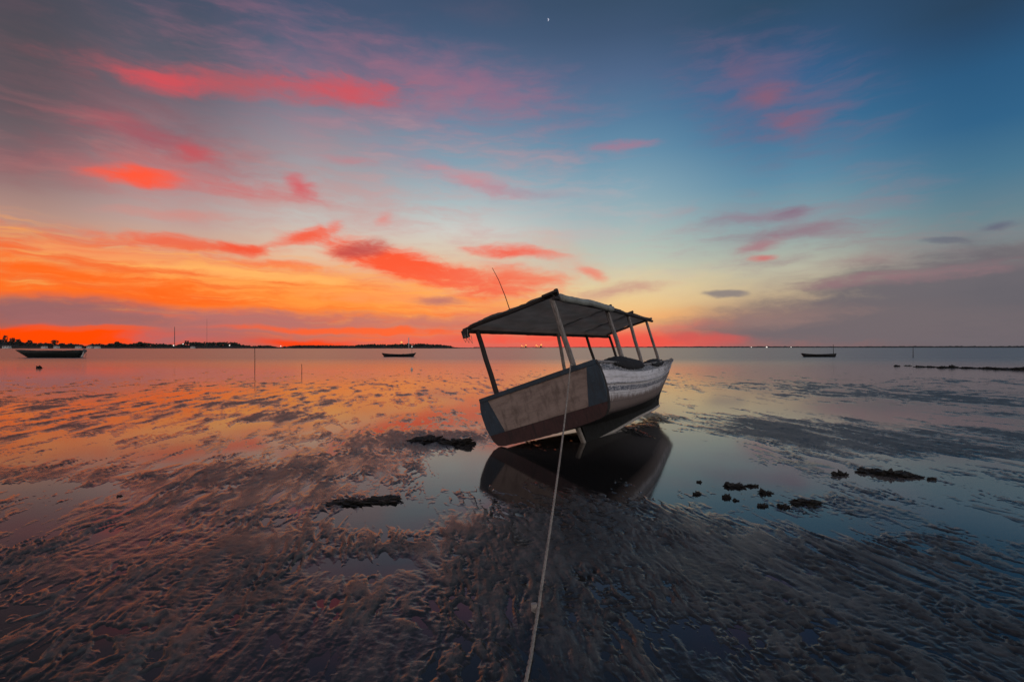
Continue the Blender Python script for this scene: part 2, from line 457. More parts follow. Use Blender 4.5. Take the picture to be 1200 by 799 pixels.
WB = []
for px, py, rx, ry, hgt in BL:
    g = ground(px, py); d = g.y
    WB.append((g.x, g.y, rx/F*d, ry*d*d/(CAMH*F), hgt))

def mud_height(x, y):
    r = np.sqrt(x*x+y*y)
    s = x*SD[0]+y*SD[1]; t = x*TD[0]+y*TD[1]
    wx = fbm(s*.35, t*.6, 3)*.2; wy = fbm(s*.35+31, t*.6+7, 3)*.2
    M = np.interp(r, [0, 3.2, 4.6, 6.0, 9, 13, 20, 30, 40, 60], [.0012, .0006, -.0008, -.0035, -.0052, -.0050, -.0042, -.0075, -.017, -.09])
    xw = x+wx*.9; yw = y+wy*1.4
    M = M-.003*np.clip((1.2-x)/2.5, 0, 1)*np.clip((r-4.6)/2, 0, 1)*np.clip((15-r)/4, 0, 1)
    for bx, by, ax, ay, hh in WB:
        q = ((xw-bx)/ax)**2+((yw-by)/ay)**2
        M = M+hh*np.exp(-q*.9)
    sw = s+wx; tw = t+wy*.7
    # small eddies bend the ripples
    e1 = perlin(x/.30+3, y/.34)*.045; e2 = perlin(x/.30-13, y/.34+8)*.04
    sw = sw+e1; tw = tw+e2
    flake = lambda p, k: np.tanh(p*k)          # flat-topped scabs of mud with steep edges
    n0 = fbm(sw/3.4, tw/1.6, 3)
    n1 = fbm(sw/1.7+5, tw/.42, 4, .62)
    n1f = flake(fbm(sw/.75+15, tw/.30-5, 2), 3.0)
    def ridge(p):
        q = 1-np.abs(p)*2.4
        return np.maximum(q, -.8)
    ra_ = ridge(fbm(sw/.95+9, tw/.19+4, 2))                 # long low combs left by the ebb
    rb_ = ridge(fbm(sw/.33-21, tw/.10+2, 2, .6))            # shards of mud
    rc_ = ridge(fbm(x/.13+1, y/.085, 2, .6))                # crumbs
    n4 = fbm(x/.028, y/.034, 2)
    f1 = np.clip((r-3)/8, .28, 1)
    f2 = np.clip(1.3-r/34, .4, 1); f3 = np.clip(1.25-r/15, 0, 1); f4 = np.clip(1-r/7, 0, 1)
    pa = np.clip(.75+fbm(x/1.1+40, y/1.5, 2)*1.2, .15, 1.7)
    pb = np.clip(.7+fbm(x/.5-7, y/.75+3, 3)*1.4, .30, 1.8)
    lumpy = np.clip(fbm(x/1.3-4, y/1.6+22, 2)*1.6+np.clip((x+.4)*.5, -.3, .5)*np.exp(-((r-4.6)/2)**2)*1.6, 0, 1.3)
    far_ = np.clip((r-9)/12, 0, 1)
    h = M*.72+(n0*.008+n1*(.0105+.005*far_)+n1f*(.0026+.002*far_))*f1
    h = h+pa*ra_*.0048*f2+pb*rb_*.0070*np.clip(f3+.35, 0, 1)+(pb*.6+lumpy*.8)*rc_*.0040*f3+n4*.0013*f4+np.minimum(pb, 1)*ridge(fbm(sw/.16+7, tw/.05, 2))*.0026*f3
    return h

R1 = np.concatenate([np.linspace(.05, 1.5, 24), CAMH*512/np.arange(CAMH*512/1.56, 13.2, -.66)])
A1 = np.concatenate([np.radians(np.linspace(-180, -56, 40)[:-1]), np.radians(np.linspace(-56, 56, 1500)), np.radians(np.linspace(56, 180, 40)[1:])])
# denser where one looks straight ahead is not needed: even bearings
RR, AA = np.meshgrid(R1, A1, indexing='ij')
gx = RR*np.sin(AA); gy = RR*np.cos(AA)
gz = mud_height(gx.ravel(), gy.ravel()).reshape(gx.shape)
nr, na = gx.shape
co_ = np.stack([gx, gy, gz], -1).reshape(-1, 3).astype(np.float32)
ii, jj = np.meshgrid(np.arange(nr-1), np.arange(na-1), indexing='ij')
q = np.stack([ii*na+jj, ii*na+jj+1, (ii+1)*na+jj+1, (ii+1)*na+jj], -1).reshape(-1, 4)[:, ::-1]
me = bpy.data.meshes.new('mud_flat')
me.vertices.add(len(co_)); me.vertices.foreach_set('co', co_.ravel())
me.loops.add(q.size); me.loops.foreach_set('vertex_index', q.ravel().astype(np.int32))
me.polygons.add(len(q)); me.polygons.foreach_set('loop_start', np.arange(0, q.size, 4, dtype=np.int32))
me.update(calc_edges=True)
me.polygons.foreach_set('use_smooth', np.ones(len(q), dtype=bool))

def mud_mat():
    m, t, b = new_mat('wet_mud')
    pos = t.node('ShaderNodeNewGeometry').outputs['Position']
    v = t.mapping(pos, rot=(0, 0, DIR), scale=(1, .35, 1))
    n1 = t.noise(v, 2.6, 8, .68); n2 = t.noise(v, 14, 5, .65); n3 = t.noise(pos, 95, 4, .65)
    k = t.math('ADD', t.math('MULTIPLY', n1, .5), t.math('MULTIPLY', n2, .5))
    col = t.ramp(k, [(.3, (.026, .026, .024)), (.5, (.060, .060, .055)), (.68, (.14, .137, .125))])
    # shell grit
    vo = t.node('ShaderNodeTexVoronoi'); vo.inputs['Scale'].default_value = 26; t.l.new(pos, vo.inputs['Vector'])
    grit = t.math('MULTIPLY', t.mr(vo.outputs['Distance'], .10, .05), t.mr(t.noise(pos, 9, 2, .5), .56, .66))
    col = t.mix(t.math('MULTIPLY', grit, .55), col, (.22, .2, .18))
    sp = t.node('ShaderNodeSeparateXYZ'); t.l.new(pos, sp.inputs[0])
    dry = t.mr(t.math('ADD', sp.outputs[2], t.math('MULTIPLY', t.math('SUBTRACT', k, .5), .030)), .001, .016)
    t.l.new(t.math('MULTIPLY_ADD', dry, .32, .11), b.inputs['Roughness'])
    col2 = t.mix(dry, t.mix(.55, col, (.006, .006, .006)), col)
    t.l.new(col2, b.inputs['Base Color'])
    b.inputs['Specular IOR Level'].default_value = .30
    bp = t.node('ShaderNodeBump'); t.l.new(t.math('MULTIPLY_ADD', dry, .75, .12), bp.inputs['Strength']); bp.inputs['Distance'].default_value = .014
    t.l.new(t.math('ADD', t.math('MULTIPLY', n2, .7), t.math('MULTIPLY', n3, .35)), bp.inputs['Height'])
    t.l.new(bp.outputs[0], b.inputs['Normal'])
    return m
MUD = mud_mat()
me.materials.append(MUD)
mo = bpy.data.objects.new('mud_flat', me); C.objects.link(mo)
tag(mo, 'dark rippled tidal mud with wet streaks and pools left by the ebb', 'mud flat', kind='structure')

def zmud(x, y): return float(mud_height(np.array([x]), np.array([y]))[0])

# ------------------------------------------------------------------ materials for things
M_POST = simple_mat('weathered_post_wood', (.27, .245, .215), .75, .75, 7, .4, (6, 6, 1.4))
M_DARKWOOD = simple_mat('dark_wood', (.035, .03, .027), .75, .5, 8, .4, (4, 4, 1))
M_PALEWOOD = simple_mat('pale_wood', (.34, .31, .27), .75, .5, 9, .4, (4, 1, 4))
M_CANVAS = simple_mat('olive_canvas', (.19, .185, .15), .85, .35, 5, .25, (1, .5, 1))
def canvas_translucent(m):
    """thin cloth: some of the sky's light comes through"""
    t = NT(m.node_tree); b = next(n for n in t.n if n.type == 'BSDF_PRINCIPLED'); o = next(n for n in t.n if n.type == 'OUTPUT_MATERIAL')
    tr_ = t.node('ShaderNodeBsdfTranslucent')
    tc = t.node('ShaderNodeTexCoord').outputs['Object']
    n_ = t.noise(t.mapping(tc, scale=(1.2, .5, 1)), 4, 5, .6)
    t.l.new(t.ramp(n_, [(.3, (.22, .215, .17)), (.55, (.33, .32, .26)), (.7, (.40, .38, .31))]), tr_.inputs[0])
    mx = t.node('ShaderNodeMixShader'); mx.inputs[0].default_value = .45
    t.l.new(b.outputs[0], mx.inputs[1]); t.l.new(tr_.outputs[0], mx.inputs[2]); t.l.new(mx.outputs[0], o.inputs[0])
canvas_translucent(M_CANVAS)
M_TARP = simple_mat('pale_rolled_tarp', (.30, .32, .29), .8, .45, 8, .4, (1, .4, 1))
M_BLUE = simple_mat('slate_blue_paint', (.034, .060, .080), .5, .45, 7, .2)
M_RED = simple_mat('dull_red_bottom_paint', (.060, .030, .027), .65, .5, 6, .3)
M_PANEL = simple_mat('weathered_transom_board', (.31, .245, .20), .65, .38, 3.0, .3, (1.0, 1, 4), dark=(.17, .125, .10))
M_BLACK = simple_mat('black_cloth', (.022, .021, .022), .9, .5, 12, .5)
M_ROPE = simple_mat('rope_fibre', (.34, .30, .245), .85, .6, 14, .5)
M_BLACKPAINT = simple_mat('tarred_hull', (.014, .016, .016), .7, .4, 4, .1)
M_GREENPAINT = simple_mat('dark_green_hull', (.013, .019, .017), .6, .4, 3, .1)
M_WHITE = simple_mat('white_paint', (.62, .60, .56), .6, .25, 6, .1)
M_METAL = simple_mat('dull_metal', (.12, .12, .12), .5, .3, 9, .1)
M_CLOD = simple_mat('seaweed_clod', (.018, .0165, .013), .6, .6, 34, 1.0)
M_ROCK = simple_mat('dark_rock', (.014, .014, .013), .8, .5, 5, .6)
M_LEAF = simple_mat('distant_foliage', (.035, .045, .032), .9, .4, .15, 0)
M_LAND = simple_mat('shore_earth', (.035, .034, .028), .9, .4, .05, 0)
M_TRUNK = simple_mat('bark', (.05, .04, .03), .9, .3, 2, 0)
M_ROOF = simple_mat('tin_roof', (.14, .11, .10), .7, .3, .5, 0)
M_LAMPW = simple_mat('lit_white_lamp', (.8, .8, .75), .5, 0, 1, 0, emit=((1, .93, .8), 1.0))
M_LAMPO = simple_mat('lit_orange_lamp', (.8, .5, .2), .5, 0, 1, 0, emit=((1, .36, .07), 1.0))
M_MOON = simple_mat('moonlit_crescent', (.6, .6, .6), .9, 0, 1, 0, emit=((.62, .68, .85), .55))

def hull_paint():
    """white topsides: scuffed grey top strake, slate stripe, mud-brown below; by height on the planking"""
    m, t, b = new_mat('white_worn_hull_paint')
    uv = t.node('ShaderNodeUVMap'); uv.uv_map = 'girth'
    s = t.node('ShaderNodeSeparateXYZ'); t.l.new(uv.outputs[0], s.inputs[0])
    U, V = s.outputs[0], s.outputs[1]
    tc = t.node('ShaderNodeTexCoord').outputs['Object']
    nl = t.noise(t.mapping(tc, scale=(3, .8, 3)), 3.2, 6, .65)
    nf = t.noise(t.mapping(tc, scale=(3, 1, 3)), 16, 5, .7)
    nd = t.noise(t.mapping(tc, scale=(7, 7, .8)), 3.0, 5, .65)
    Vw = t.math('ADD', V, t.math('MULTIPLY', t.math('SUBTRACT', nf, .5), .05))
    white = t.ramp(nl, [(.3, (.50, .46, .44)), (.46, (.74, .71, .70)), (.66, (.86, .84, .84))])
    col = white
    slate = (.10, .115, .15)
    def band(a, c, soft=.02): return t.math('MULTIPLY', t.mr(Vw, a-soft, a+soft), t.mr(Vw, c+soft, c-soft))
    # scuffed top strake
    top = t.math('MULTIPLY', band(-.1, .17), t.mr(t.math('ADD', nf, t.math('MULTIPLY', nl, .4)), .55, .74, .2, 1))
    col = t.mix(top, col, (.11, .115, .125))
    # slate stripe
    st = t.math('MULTIPLY', band(.465, .56, .016), t.mr(nf, .38, .55, .25, 1))
    col = t.mix(st, col, slate)
    # brown weathering low down, ragged upper limit
    br = t.math('ADD', V, t.math('MULTIPLY', t.math('SUBTRACT', nd, .5), .34))
    col = t.mix(t.mr(br, .58, .72, 0, .92), col, (.17, .115, .09))
    col = t.mix(t.mr(br, .86, 1.02, 0, .9), col, (.045, .032, .028))
    # rust and scratches, stronger towards the bow
    fw = t.mr(U, .25, .9, 0, .2, 'LINEAR')
    sc = t.mr(t.math('ADD', t.math('MULTIPLY_ADD', nl, .6, t.math('MULTIPLY', nf, .5)), fw), .62, .72, 0, .85)
    col = t.mix(sc, col, (.07, .055, .05))
    # plank seams
    sm = t.math('PINGPONG', t.math('MULTIPLY', V, 1.0), .075)
    col = t.mix(t.math('MULTIPLY', t.mr(sm, .006, .002), .5), col, (.06, .05, .05))
    t.l.new(col, b.inputs['Base Color'])
    b.inputs['Roughness'].default_value = .55; b.inputs['Specular IOR Level'].default_value = .4
    bp = t.node('ShaderNodeBump'); bp.inputs['Strength'].default_value = .4; bp.inputs['Distance'].default_value = .012
    hgt = t.math('ADD', t.math('MULTIPLY', nf, .6), t.mr(sm, 0, .008, 0, 1))
    t.l.new(hgt, bp.inputs['Height']); t.l.new(bp.outputs[0], b.inputs['Normal'])
    return m
M_HULL = hull_paint()
M_BOTTOM = simple_mat('fouled_boat_bottom', (.012, .012, .010), .85, .6, 14, .6)
M_INNER = simple_mat('boat_inside_paint', (.10, .095, .085), .75, .5, 6, .3)

# ------------------------------------------------------------------ the stranded boat (local: +Y to the bow, +X starboard, Z up)
boat = empty('fishing_boat')
tag(boat, 'large heeled wooden boat with a cloth canopy stranded on the mud flat', 'boat')
yaw, pitch, roll = (math.radians(a) for a in (-31.4294, 1.5192, -18.6386))
BR_ = Matrix.Rotation(yaw, 3, 'Z') @ Matrix.Rotation(pitch, 3, 'X') @ Matrix.Rotation(roll, 3, 'Y')
BT = Vector((.7073, 7.7671, -.0787))
boat.matrix_world = Matrix.Translation(BT) @ BR_.to_4x4()
boat.rotation_mode = 'QUATERNION'
boat.location = BT; boat.rotation_quaternion = BR_.to_quaternion()
def boat_world(p): return BT+BR_ @ Vector(p)

LB = 8.2
ys = [0, .5, 1, 2, 3, 4, 5, 6, 7, LB]
f_b = smooth_interp(ys, [1.06, 1.07, 1.05, .99, .89, .745, .57, .40, .22, .035])
f_zs = smooth_interp(ys, [1.20, 1.16, 1.11, 1.05, 1.05, 1.065, 1.09, 1.12, 1.14, 1.16])
f_bc = smooth_interp(ys, [.90, .88, .85, .77, .66, .50, .31, .17, .09, .03])
f_zc = smooth_interp(ys, [.42, .40, .385, .37, .37, .39, .46, .60, .82, 1.12])
f_zk = smooth_interp([0, 1, 2, 3, 4, 5, 5.6, 6.5, 7.3, LB], [.37, .31, .25, .21, .19, .19, .27, .57, .82, 1.10])

NSIDE, NBOT = 12, 7
def section(y, off=0.0):
    """half section, sheer to keel: list of (x, z)"""
    b, zs, bc, zc, zk = f_b(y)-off, f_zs(y), max(.012, f_bc(y)-off), f_zc(y), f_zk(y)+off
    zk = min(zk, zs-.02); zc = min(max(zc, zk+.012), zs-.01)
    ctrl = [(b, zs), (b+.035*(b > .3), zs*.62+zc*.38), (bc+(b-bc)*.42, zc+.10*(zs-zc)+.0), (bc*.78, zc*.72+zk*.28), (0, zk)]
    # smooth polyline (Catmull-Rom)
    out = []
    P = [ctrl[0]]+ctrl+[( -ctrl[-2][0], ctrl[-2][1])]
    for i in range(1, len(P)-2):
        for k in range(5):
            t = k/5
            o = []
            for c in (0, 1):
                p0, p1, p2, p3 = (P[i+j][c] for j in (-1, 0, 1, 2))
                o.append(.5*(2*p1+(p2-p0)*t+(2*p0-5*p1+4*p2-p3)*t*t+(3*p1-p0-3*p2+p3)*t**3))
            out.append((max(0, o[0]), o[1]))
    out.append((0, zk))
    return out
NST = 46
YST = [LB*(i/NST)**.95 for i in range(NST+1)]
def skin(bm, side, i0, i1, off=0.0, uvl=None):
    rows = []
    for y in YST:
        sec = section(y, off)
        tot = max(1e-4, sum(math.hypot(a[0]-b[0], a[1]-b[1]) for a, b in zip(sec[:13], sec[1:13])))
        acc = 0; row = []
        for k, (x, z) in enumerate(sec):
            if k: acc += math.hypot(x-sec[k-1][0], z-sec[k-1][1])
            row.append((bm.verts.new((side*x, y, z)), y/LB, acc/tot))
        rows.append(row[i0:i1+1])
    for r0, r1 in zip(rows, rows[1:]):
        for a, b, c, d in zip(r0, r0[1:], r1[1:], r1):
            f = bm.faces.new((a[0], b[0], c[0], d[0]))
            if uvl is not None:
                for lp, src in zip(f.loops, (a, b, c, d)): lp[uvl].uv = (src[1], src[2])
            f.smooth = True
# hull: outer planking with a real thickness, bottom included
bm = bmesh.new(); uvl = bm.loops.layers.uv.new('girth')
for sd in (1, -1): skin(bm, sd, 0, 20, 0.0, uvl)
bmesh.ops.remove_doubles(bm, verts=bm.verts, dist=.0015)
hull = obj('hull', bm, [M_HULL, M_BOTTOM, M_INNER], boat)
sol = hull.modifiers.new('thickness', 'SOLIDIFY'); sol.thickness = .045; sol.offset = -1; sol.material_offset = 2; sol.material_offset_rim = 2
for p in hull.data.polygons:
    uvv = hull.data.uv_layers['girth'].data
    v = np.mean([uvv[li].uv[1] for li in p.loop_indices])
    if v > 1.03: p.material_index = 1

# rub rails and gunwale
def rail_along(bm, fr, w_, h_, out, y0=0.02, y1=LB-.05, n=40):
    """timber following the planking at fraction fr of the side height"""
    for sd in (1, -1):
        prev = None
        for i in range(n+1):
            y = y0+(y1-y0)*i/n
            b, zs, zc = f_b(y), f_zs(y), f_zc(y)
            if fr <= 0: x, z = b, zs-fr
            else:
                sec = section(y); tz = zs-(zs-zc)*fr
                x = next((a[0]+(c[0]-a[0])*((a[1]-tz)/max(1e-6, a[1]-c[1])) for a, c in zip(sec, sec[1:]) if a[1] >= tz >= c[1]), b); z = tz
            x += out
            ring = [bm.verts.new((sd*(x+dx), y, z+dz)) for dx, dz in ((-w_/2, -h_/2), (w_/2, -h_/2*.7), (w_/2, h_/2*.7), (-w_/2, h_/2))]
            if prev:
                for j in range(4): bm.faces.new((prev[j], prev[(j+1) % 4], ring[(j+1) % 4], ring[j]))
            else: bm.faces.new(ring)
            prev = ring
        bm.faces.new(prev[::-1])
bm = bmesh.new(); rail_along(bm, .44, .035, .03, .012)
obj('rub_rail', bm, simple_mat('scuffed_rub_rail', (.50, .49, .49), .6, .75, 12, .4, (3, 1.2, 3), dark=(.09, .09, .10)), boat)
bm = bmesh.new(); rail_along(bm, 0, .09, .04, -.02)
obj('gunwale', bm, simple_mat('scuffed_gunwale', (.27, .26, .255), .7, .6, 9, .4, (3, .7, 3)), boat)

# transom: board with slate-blue cheeks, brown centre panel, dull red foot
def plate(bm, pts, y0, y1):
    a = [bm.verts.new((x, y0, z)) for x, z in pts]; b = [bm.verts.new((x, y1, z)) for x, z in pts]
    n = len(pts)
    bm.faces.new(a); bm.faces.new(b[::-1])
    for i in range(n): bm.faces.new((a[i], a[(i+1) % n], b[(i+1) % n], b[i]))
half = [(1.075, 1.23), (1.10, 1.10), (1.112, .98), (1.105, .86), (1.095, .74), (1.065, .61), (1.03, .51), (.965, .425), (.90, .40), (.5, .375), (0, .365)]
outl = half+[(-x, z) for x, z in half[-2::-1]]
# rough edge like an old sawn board
outl2 = []
for (x0, z0), (x1, z1) in zip(outl, outl[1:]+outl[:1]):
    n = max(1, int(math.hypot(x1-x0, z1-z0)/.06))
    for k in range(n):
        t = k/n
        outl2.append((x0+(x1-x0)*t+random.uniform(-.006, .006), z0+(z1-z0)*t+random.uniform(-.006, .006)))
bm = bmesh.new(); plate(bm, outl2, -.05, .03); bmesh.ops.triangulate(bm, faces=[f for f in bm.faces if len(f.verts) > 4])
tr = obj('transom', bm, M_DARKWOOD, boat)
for sd in (1, -1):
    bm = bmesh.new()
    plate(bm, [(sd*x, z) for x, z in [(1.075, 1.165), (1.10, 1.08), (1.112, .98), (1.105, .86), (1.095, .74), (1.062, .61), (.762, .61), (.92, 1.165)]], -.072, -.0505)
    obj('cheek_board', bm, M_BLUE, tr)
bm = bmesh.new(); plate(bm, [(-1.072, 1.168), (1.072, 1.168), (1.068, 1.235), (.4, 1.240), (-.3, 1.236), (-1.068, 1.234)], -.080, -.0507)
obj('top_board', bm, M_BLUE, tr)
bm = bmesh.new()
plate(bm, [(-.762, .612), (.762, .612), (.918, 1.164), (-.918, 1.164)], -.060, -.0503)
obj('centre_panel', bm, M_PANEL, tr)
bm = bmesh.new()
plate(bm, [(-1.058, .607), (-1.03, .51), (-.965, .428), (-.88, .402), (-.5, .378), (0, .368), (.5, .378), (.88, .402), (.965, .428), (1.03, .51), (1.058, .607)], -.068, -.0508)
obj('foot_board', bm, M_RED, tr)

def weather(m, seams, axis='Z', stain=(.05, .042, .038), amt=.85, sx=11):
    """planks, runs of dirt and chipped spots added to a painted board"""
    t = NT(m.node_tree); b = next(n for n in t.n if n.type == 'BSDF_PRINCIPLED')
    src = b.inputs['Base Color'].links[0].from_socket
    tc = t.node('ShaderNodeTexCoord').outputs['Object']
    sp = t.node('ShaderNodeSeparateXYZ'); t.l.new(tc, sp.inputs[0])
    run = t.noise(t.mapping(tc, scale=(sx, 1, 1.3)), 2.2, 6, .65)
    col = t.mix(t.mr(run, .48, .68, 0, amt), src, stain)
    chip = t.noise(tc, 22, 5, .7)
    col = t.mix(t.mr(chip, .62, .70, 0, .7), col, tuple(min(1, c*3.2) for c in stain))
    if seams:
        w_ = t.math('PINGPONG', t.math('ADD', sp.outputs[axis], t.math('MULTIPLY', t.math('SUBTRACT', chip, .5), .006)), seams)
        col = t.mix(t.mr(w_, .007, .002, 0, .8), col, (.02, .017, .015))
    t.l.new(col, b.inputs['Base Color'])
weather(M_PANEL, 0, stain=(.12, .092, .073), amt=.7, sx=3.5); weather(M_BLUE, 0, stain=(.03, .038, .045)); weather(M_RED, .16, stain=(.028, .022, .02))
# keel, skeg post, stem
bm = bmesh.new()
pts = [(1.04, .01), (2.46, .04), (3.8, .085), (5.0, .10), (5.55, .13)]
up = [(y, f_zk(y)+.03) for y, _ in pts]
for sgn in (0,):
    a = [[bm.verts.new((x, y, z)) for y, z in pts] for x in (-.035, .035)]
    b = [[bm.verts.new((x, y, z)) for y, z in up] for x in (-.035, .035)]
    for i in range(len(pts)-1):
        for s in (0, 1): bm.faces.new((a[s][i], a[s][i+1], b[s][i+1], b[s][i]))
        bm.faces.new((a[0][i], a[1][i], a[1][i+1], a[0][i+1])); bm.faces.new((b[0][i], b[1][i], b[1][i+1], b[0][i+1]))
    for i in (0, -1): bm.faces.new((a[0][i], a[1][i], b[1][i], b[0][i]))
keel = obj('keel', bm, M_BOTTOM, boat)
bm = bmesh.new()
for (y0, z0), (y1, z1) in zip(pts, pts[1:]): beam(bm, (0, y0, z0-.02), (0, y1, z1-.02), .10, .06)
obj('keel_shoe', bm, simple_mat('bare_keel_shoe', (.5, .46, .41), .75, .5, 9, .4, (4, 1, 4)), keel)
bm = bmesh.new(); beam(bm, (0, .93, .40), (0, 1.0, -.03), .075, .08, .004, 4)
obj('skeg_post', bm, M_PALEWOOD, boat)
bm = bmesh.new()
st = [(LB+.03, 1.19), (7.31, .81), (6.5, .56), (5.96, .38), (5.68, .25), (5.52, .11)]
prv = None
for (y, z) in st:
    ring = [bm.verts.new((x, y+dy, z-dy*.35)) for x, dy in ((-.035, -.05), (.035, -.05), (.024, .035), (-.024, .035))]
    if prv:
        for j in range(4): bm.faces.new((prv[j], prv[(j+1) % 4], ring[(j+1) % 4], ring[j]))
    else: bm.faces.new(ring)
    prv = ring
bm.faces.new(prv[::-1])
obj('stem_post', bm, M_DARKWOOD, boat)

# inside: floorboards and thwarts
bm = bmesh.new()
ns = 24
for i in range(-4, 5):
    x0, x1 = i*.155-.07, i*.155+.07
    prv = None
    for k in range(ns+1):
        y = .1+5.2*k/ns
        lim = f_bc(y)*.92
        if max(abs(x0), abs(x1)) > lim: prv = None; continue
        ring = [bm.verts.new((x, y, .49+dz)) for x, dz in ((x0, 0), (x1, 0), (x1, .025), (x0, .025))]
        if prv:
            for j in range(4): bm.faces.new((prv[j], prv[(j+1) % 4], ring[(j+1) % 4], ring[j]))
        prv = ring
obj('floorboards', bm, M_INNER, boat)
for y in (1.2, 2.9, 4.6):
    bm = bmesh.new(); box(bm, (0, y, .82), (2*f_b(y)-.12, .26, .035), bevel=.006)
    obj('thwart', bm, M_INNER, boat)
# foredeck
bm = bmesh.new(); rows = []
for k in range(13):
    y = 5.75+(LB-.12-5.75)*k/12; b = max(.02, f_b(y)-.05); z = f_zs(y)-.03
    rows.append([bm.verts.new((-b, y, z)), bm.verts.new((0, y, z+.025)), bm.verts.new((b, y, z)), bm.verts.new((b, y, z-.03)), bm.verts.new((-b, y, z-.03))])
for r0, r1 in zip(rows, rows[1:]):
    for j in range(5): bm.faces.new((r0[j], r0[(j+1) % 5], r1[(j+1) % 5], r1[j]))
bm.faces.new(rows[0]); bm.faces.new(rows[-1][::-1])
obj('foredeck', bm, M_INNER, boat)

# canopy posts
ra = lambda y: .8286-.25*(y+.152)/5.495      # half width of the canopy frame
rz = lambda y: 2.3327-.2355*(y+.152)/5.495   # height of the canopy frame
posts = [(-1, -.0, -.74, .0, 1.05, .075), (1, -.20, .655, .10, 1.05, .074), (-1, 2.70, -.70, 2.36, .55, .066), (1, 2.28, .84, 1.75, .75, .075),
         (-1, 4.01, -.62, 4.05, .6, .06), (1, 3.62, .66, 3.25, .75, .065), (-1, 5.30, -.5, 5.2, .8, .06), (1, 5.05, .53, 4.95, .8, .06)]
for sd, yt, xb, yb, zb, w_ in posts:
    bm = bmesh.new()
    beam(bm, (xb, yb, zb), (sd*(ra(yt)-.05), yt, rz(yt)+.01), w_, w_, .006, 5, .9)
    obj('canopy_post', bm, M_POST if sd > 0 or yt == 2.70 else M_DARKWOOD, boat)
# canopy frame
for sd in (1, -1):
    bm = bmesh.new()
    a = [(sd*ra(y), y, rz(y)) for y in np.linspace(-.24, 5.42, 7)]
    for p, q_ in zip(a, a[1:]): beam(bm, p, q_, .055, .05)
    obj('canopy_rail', bm, M_DARKWOOD, boat)
for y, ov in ((-.15, .10), (2.55, -.02), (4.0, -.02), (5.34, .05)):
    up_ = .06 if 1 < y < 5 else 0
    bm = bmesh.new(); beam(bm, (-ra(y)-ov, y, rz(y)+.052+up_), (ra(y)+ov*.6, y, rz(y)+.058+up_), .06, .05, .006, 6)
    obj('cross_beam', bm, M_DARKWOOD if y < 5 else M_POST, boat)
# canopy cloth, drawn over the frame, slightly sagging between the beams
bm = bmesh.new(); ny, nx = 56, 26
beams_y = [-.15, 2.55, 4.0, 5.34]
V_ = []
for i in range(ny+1):
    y = -.22+5.62*i/ny
    sg = 1.0
    for a, b in zip(beams_y, beams_y[1:]):
        if a <= y <= b: sg = math.sin(math.pi*(y-a)/(b-a))
    if y < beams_y[0] or y > beams_y[-1]: sg = 0
    row = []
    for j in range(nx+1):
        u = -1+2*j/nx
        z = rz(y)+.092-.06*sg*(1-u*u)**.6*(.75+.25*math.sin(9*u+y*2))-.05*max(0, abs(u)-.955)/.045-.012*u*u
        x = u*(ra(y)+.035)
        z += .006*math.sin(14*u+3*y)+.006*math.sin(5*y-7*u)
        ed = .022*math.sin(y*5.3)+random.uniform(-.012, .012) if abs(u) > .97 else 0
        ye = random.uniform(-.03, .03)+.03*math.sin(u*6) if i in (0, ny) else 0
        row.append(bm.verts.new((x+ed*(1 if u > 0 else -1), y+ye, z)))
    V_.append(row)
for r0, r1 in zip(V_, V_[1:]):
    for j in range(nx): bm.faces.new((r0[j], r0[j+1], r1[j+1], r1[j]))
cl = obj('canopy_cloth', bm, M_CANVAS, boat, smooth=True)

# hanging fringe of cloth along the port side and at the back, and the rolled side curtain to starboard
bm = bmesh.new(); n = 40
for z0f, pth in ((0, [(-ra(y)-.04, y, rz(y)+.03) for y in np.linspace(-.2, 5.35, n)]),):
    prv = None
    for i, p in enumerate(pth):
        dz = .05+random.uniform(-.008, .008)
        ring = [bm.verts.new(p), bm.verts.new((p[0]+.008, p[1], p[2]-dz)), bm.verts.new((p[0]+.014, p[1], p[2]-dz)), bm.verts.new((p[0]+.008, p[1], p[2]))]
        if prv:
            for j in range(4): bm.faces.new((prv[j], prv[(j+1) % 4], ring[(j+1) % 4], ring[j]))
        prv = ring
obj('cloth_valance', bm, M_BLACK, cl)
bm = bmesh.new()
pp = [(ra(y)+.03, y, rz(y)+.02-.012*math.sin((y+.2)*3.1)+random.uniform(-.006, .006)) for y in np.linspace(-.05, 2.35, 22)]
tube(bm, pp, .058, 10)
bmesh.ops.smooth_vert(bm, verts=bm.verts, factor=.15)
obj('rolled_curtain', bm, M_TARP, boat, smooth=True)
# cleats of wood lashed at the corners
bm = bmesh.new(); box(bm, (ra(-.2)-.05, -.21, rz(-.2)+.082), (.24, .09, .04), bevel=.008); box(bm, (ra(-.2)+.06, -.2, rz(-.2)+.09), (.045, .06, .06), bevel=.006)
obj('corner_block', bm, M_DARKWOOD, boat)
bm = bmesh.new(); box(bm, (-ra(-.2)-.05, -.19, rz(-.2)-.03), (.09, .10, .13), bevel=.01)
obj('corner_block', bm, M_DARKWOOD, boat)
bm = bmesh.new()
for k in range(3):
    x = -ra(-.2)-.06+.05*k
    tube(bm, [(x, -.23, rz(-.2)+.02), (x-.03, -.24, rz(-.2)-.08), (x+.01*k, -.235, rz(-.2)-.17-.03*k), (x+.035, -.23, rz(-.2)-.10)], .005, 5)
obj('loose_lashing', bm, M_ROPE, boat)
bm = bmesh.new()
tube(bm, [(-.23, .3, 2.42), (-.24, .3, 2.75), (-.27, .3, 3.05), (-.32, .3, 3.29)], .008, 6, .004)
obj('whip_aerial', bm, M_BLACKPAINT, boat)

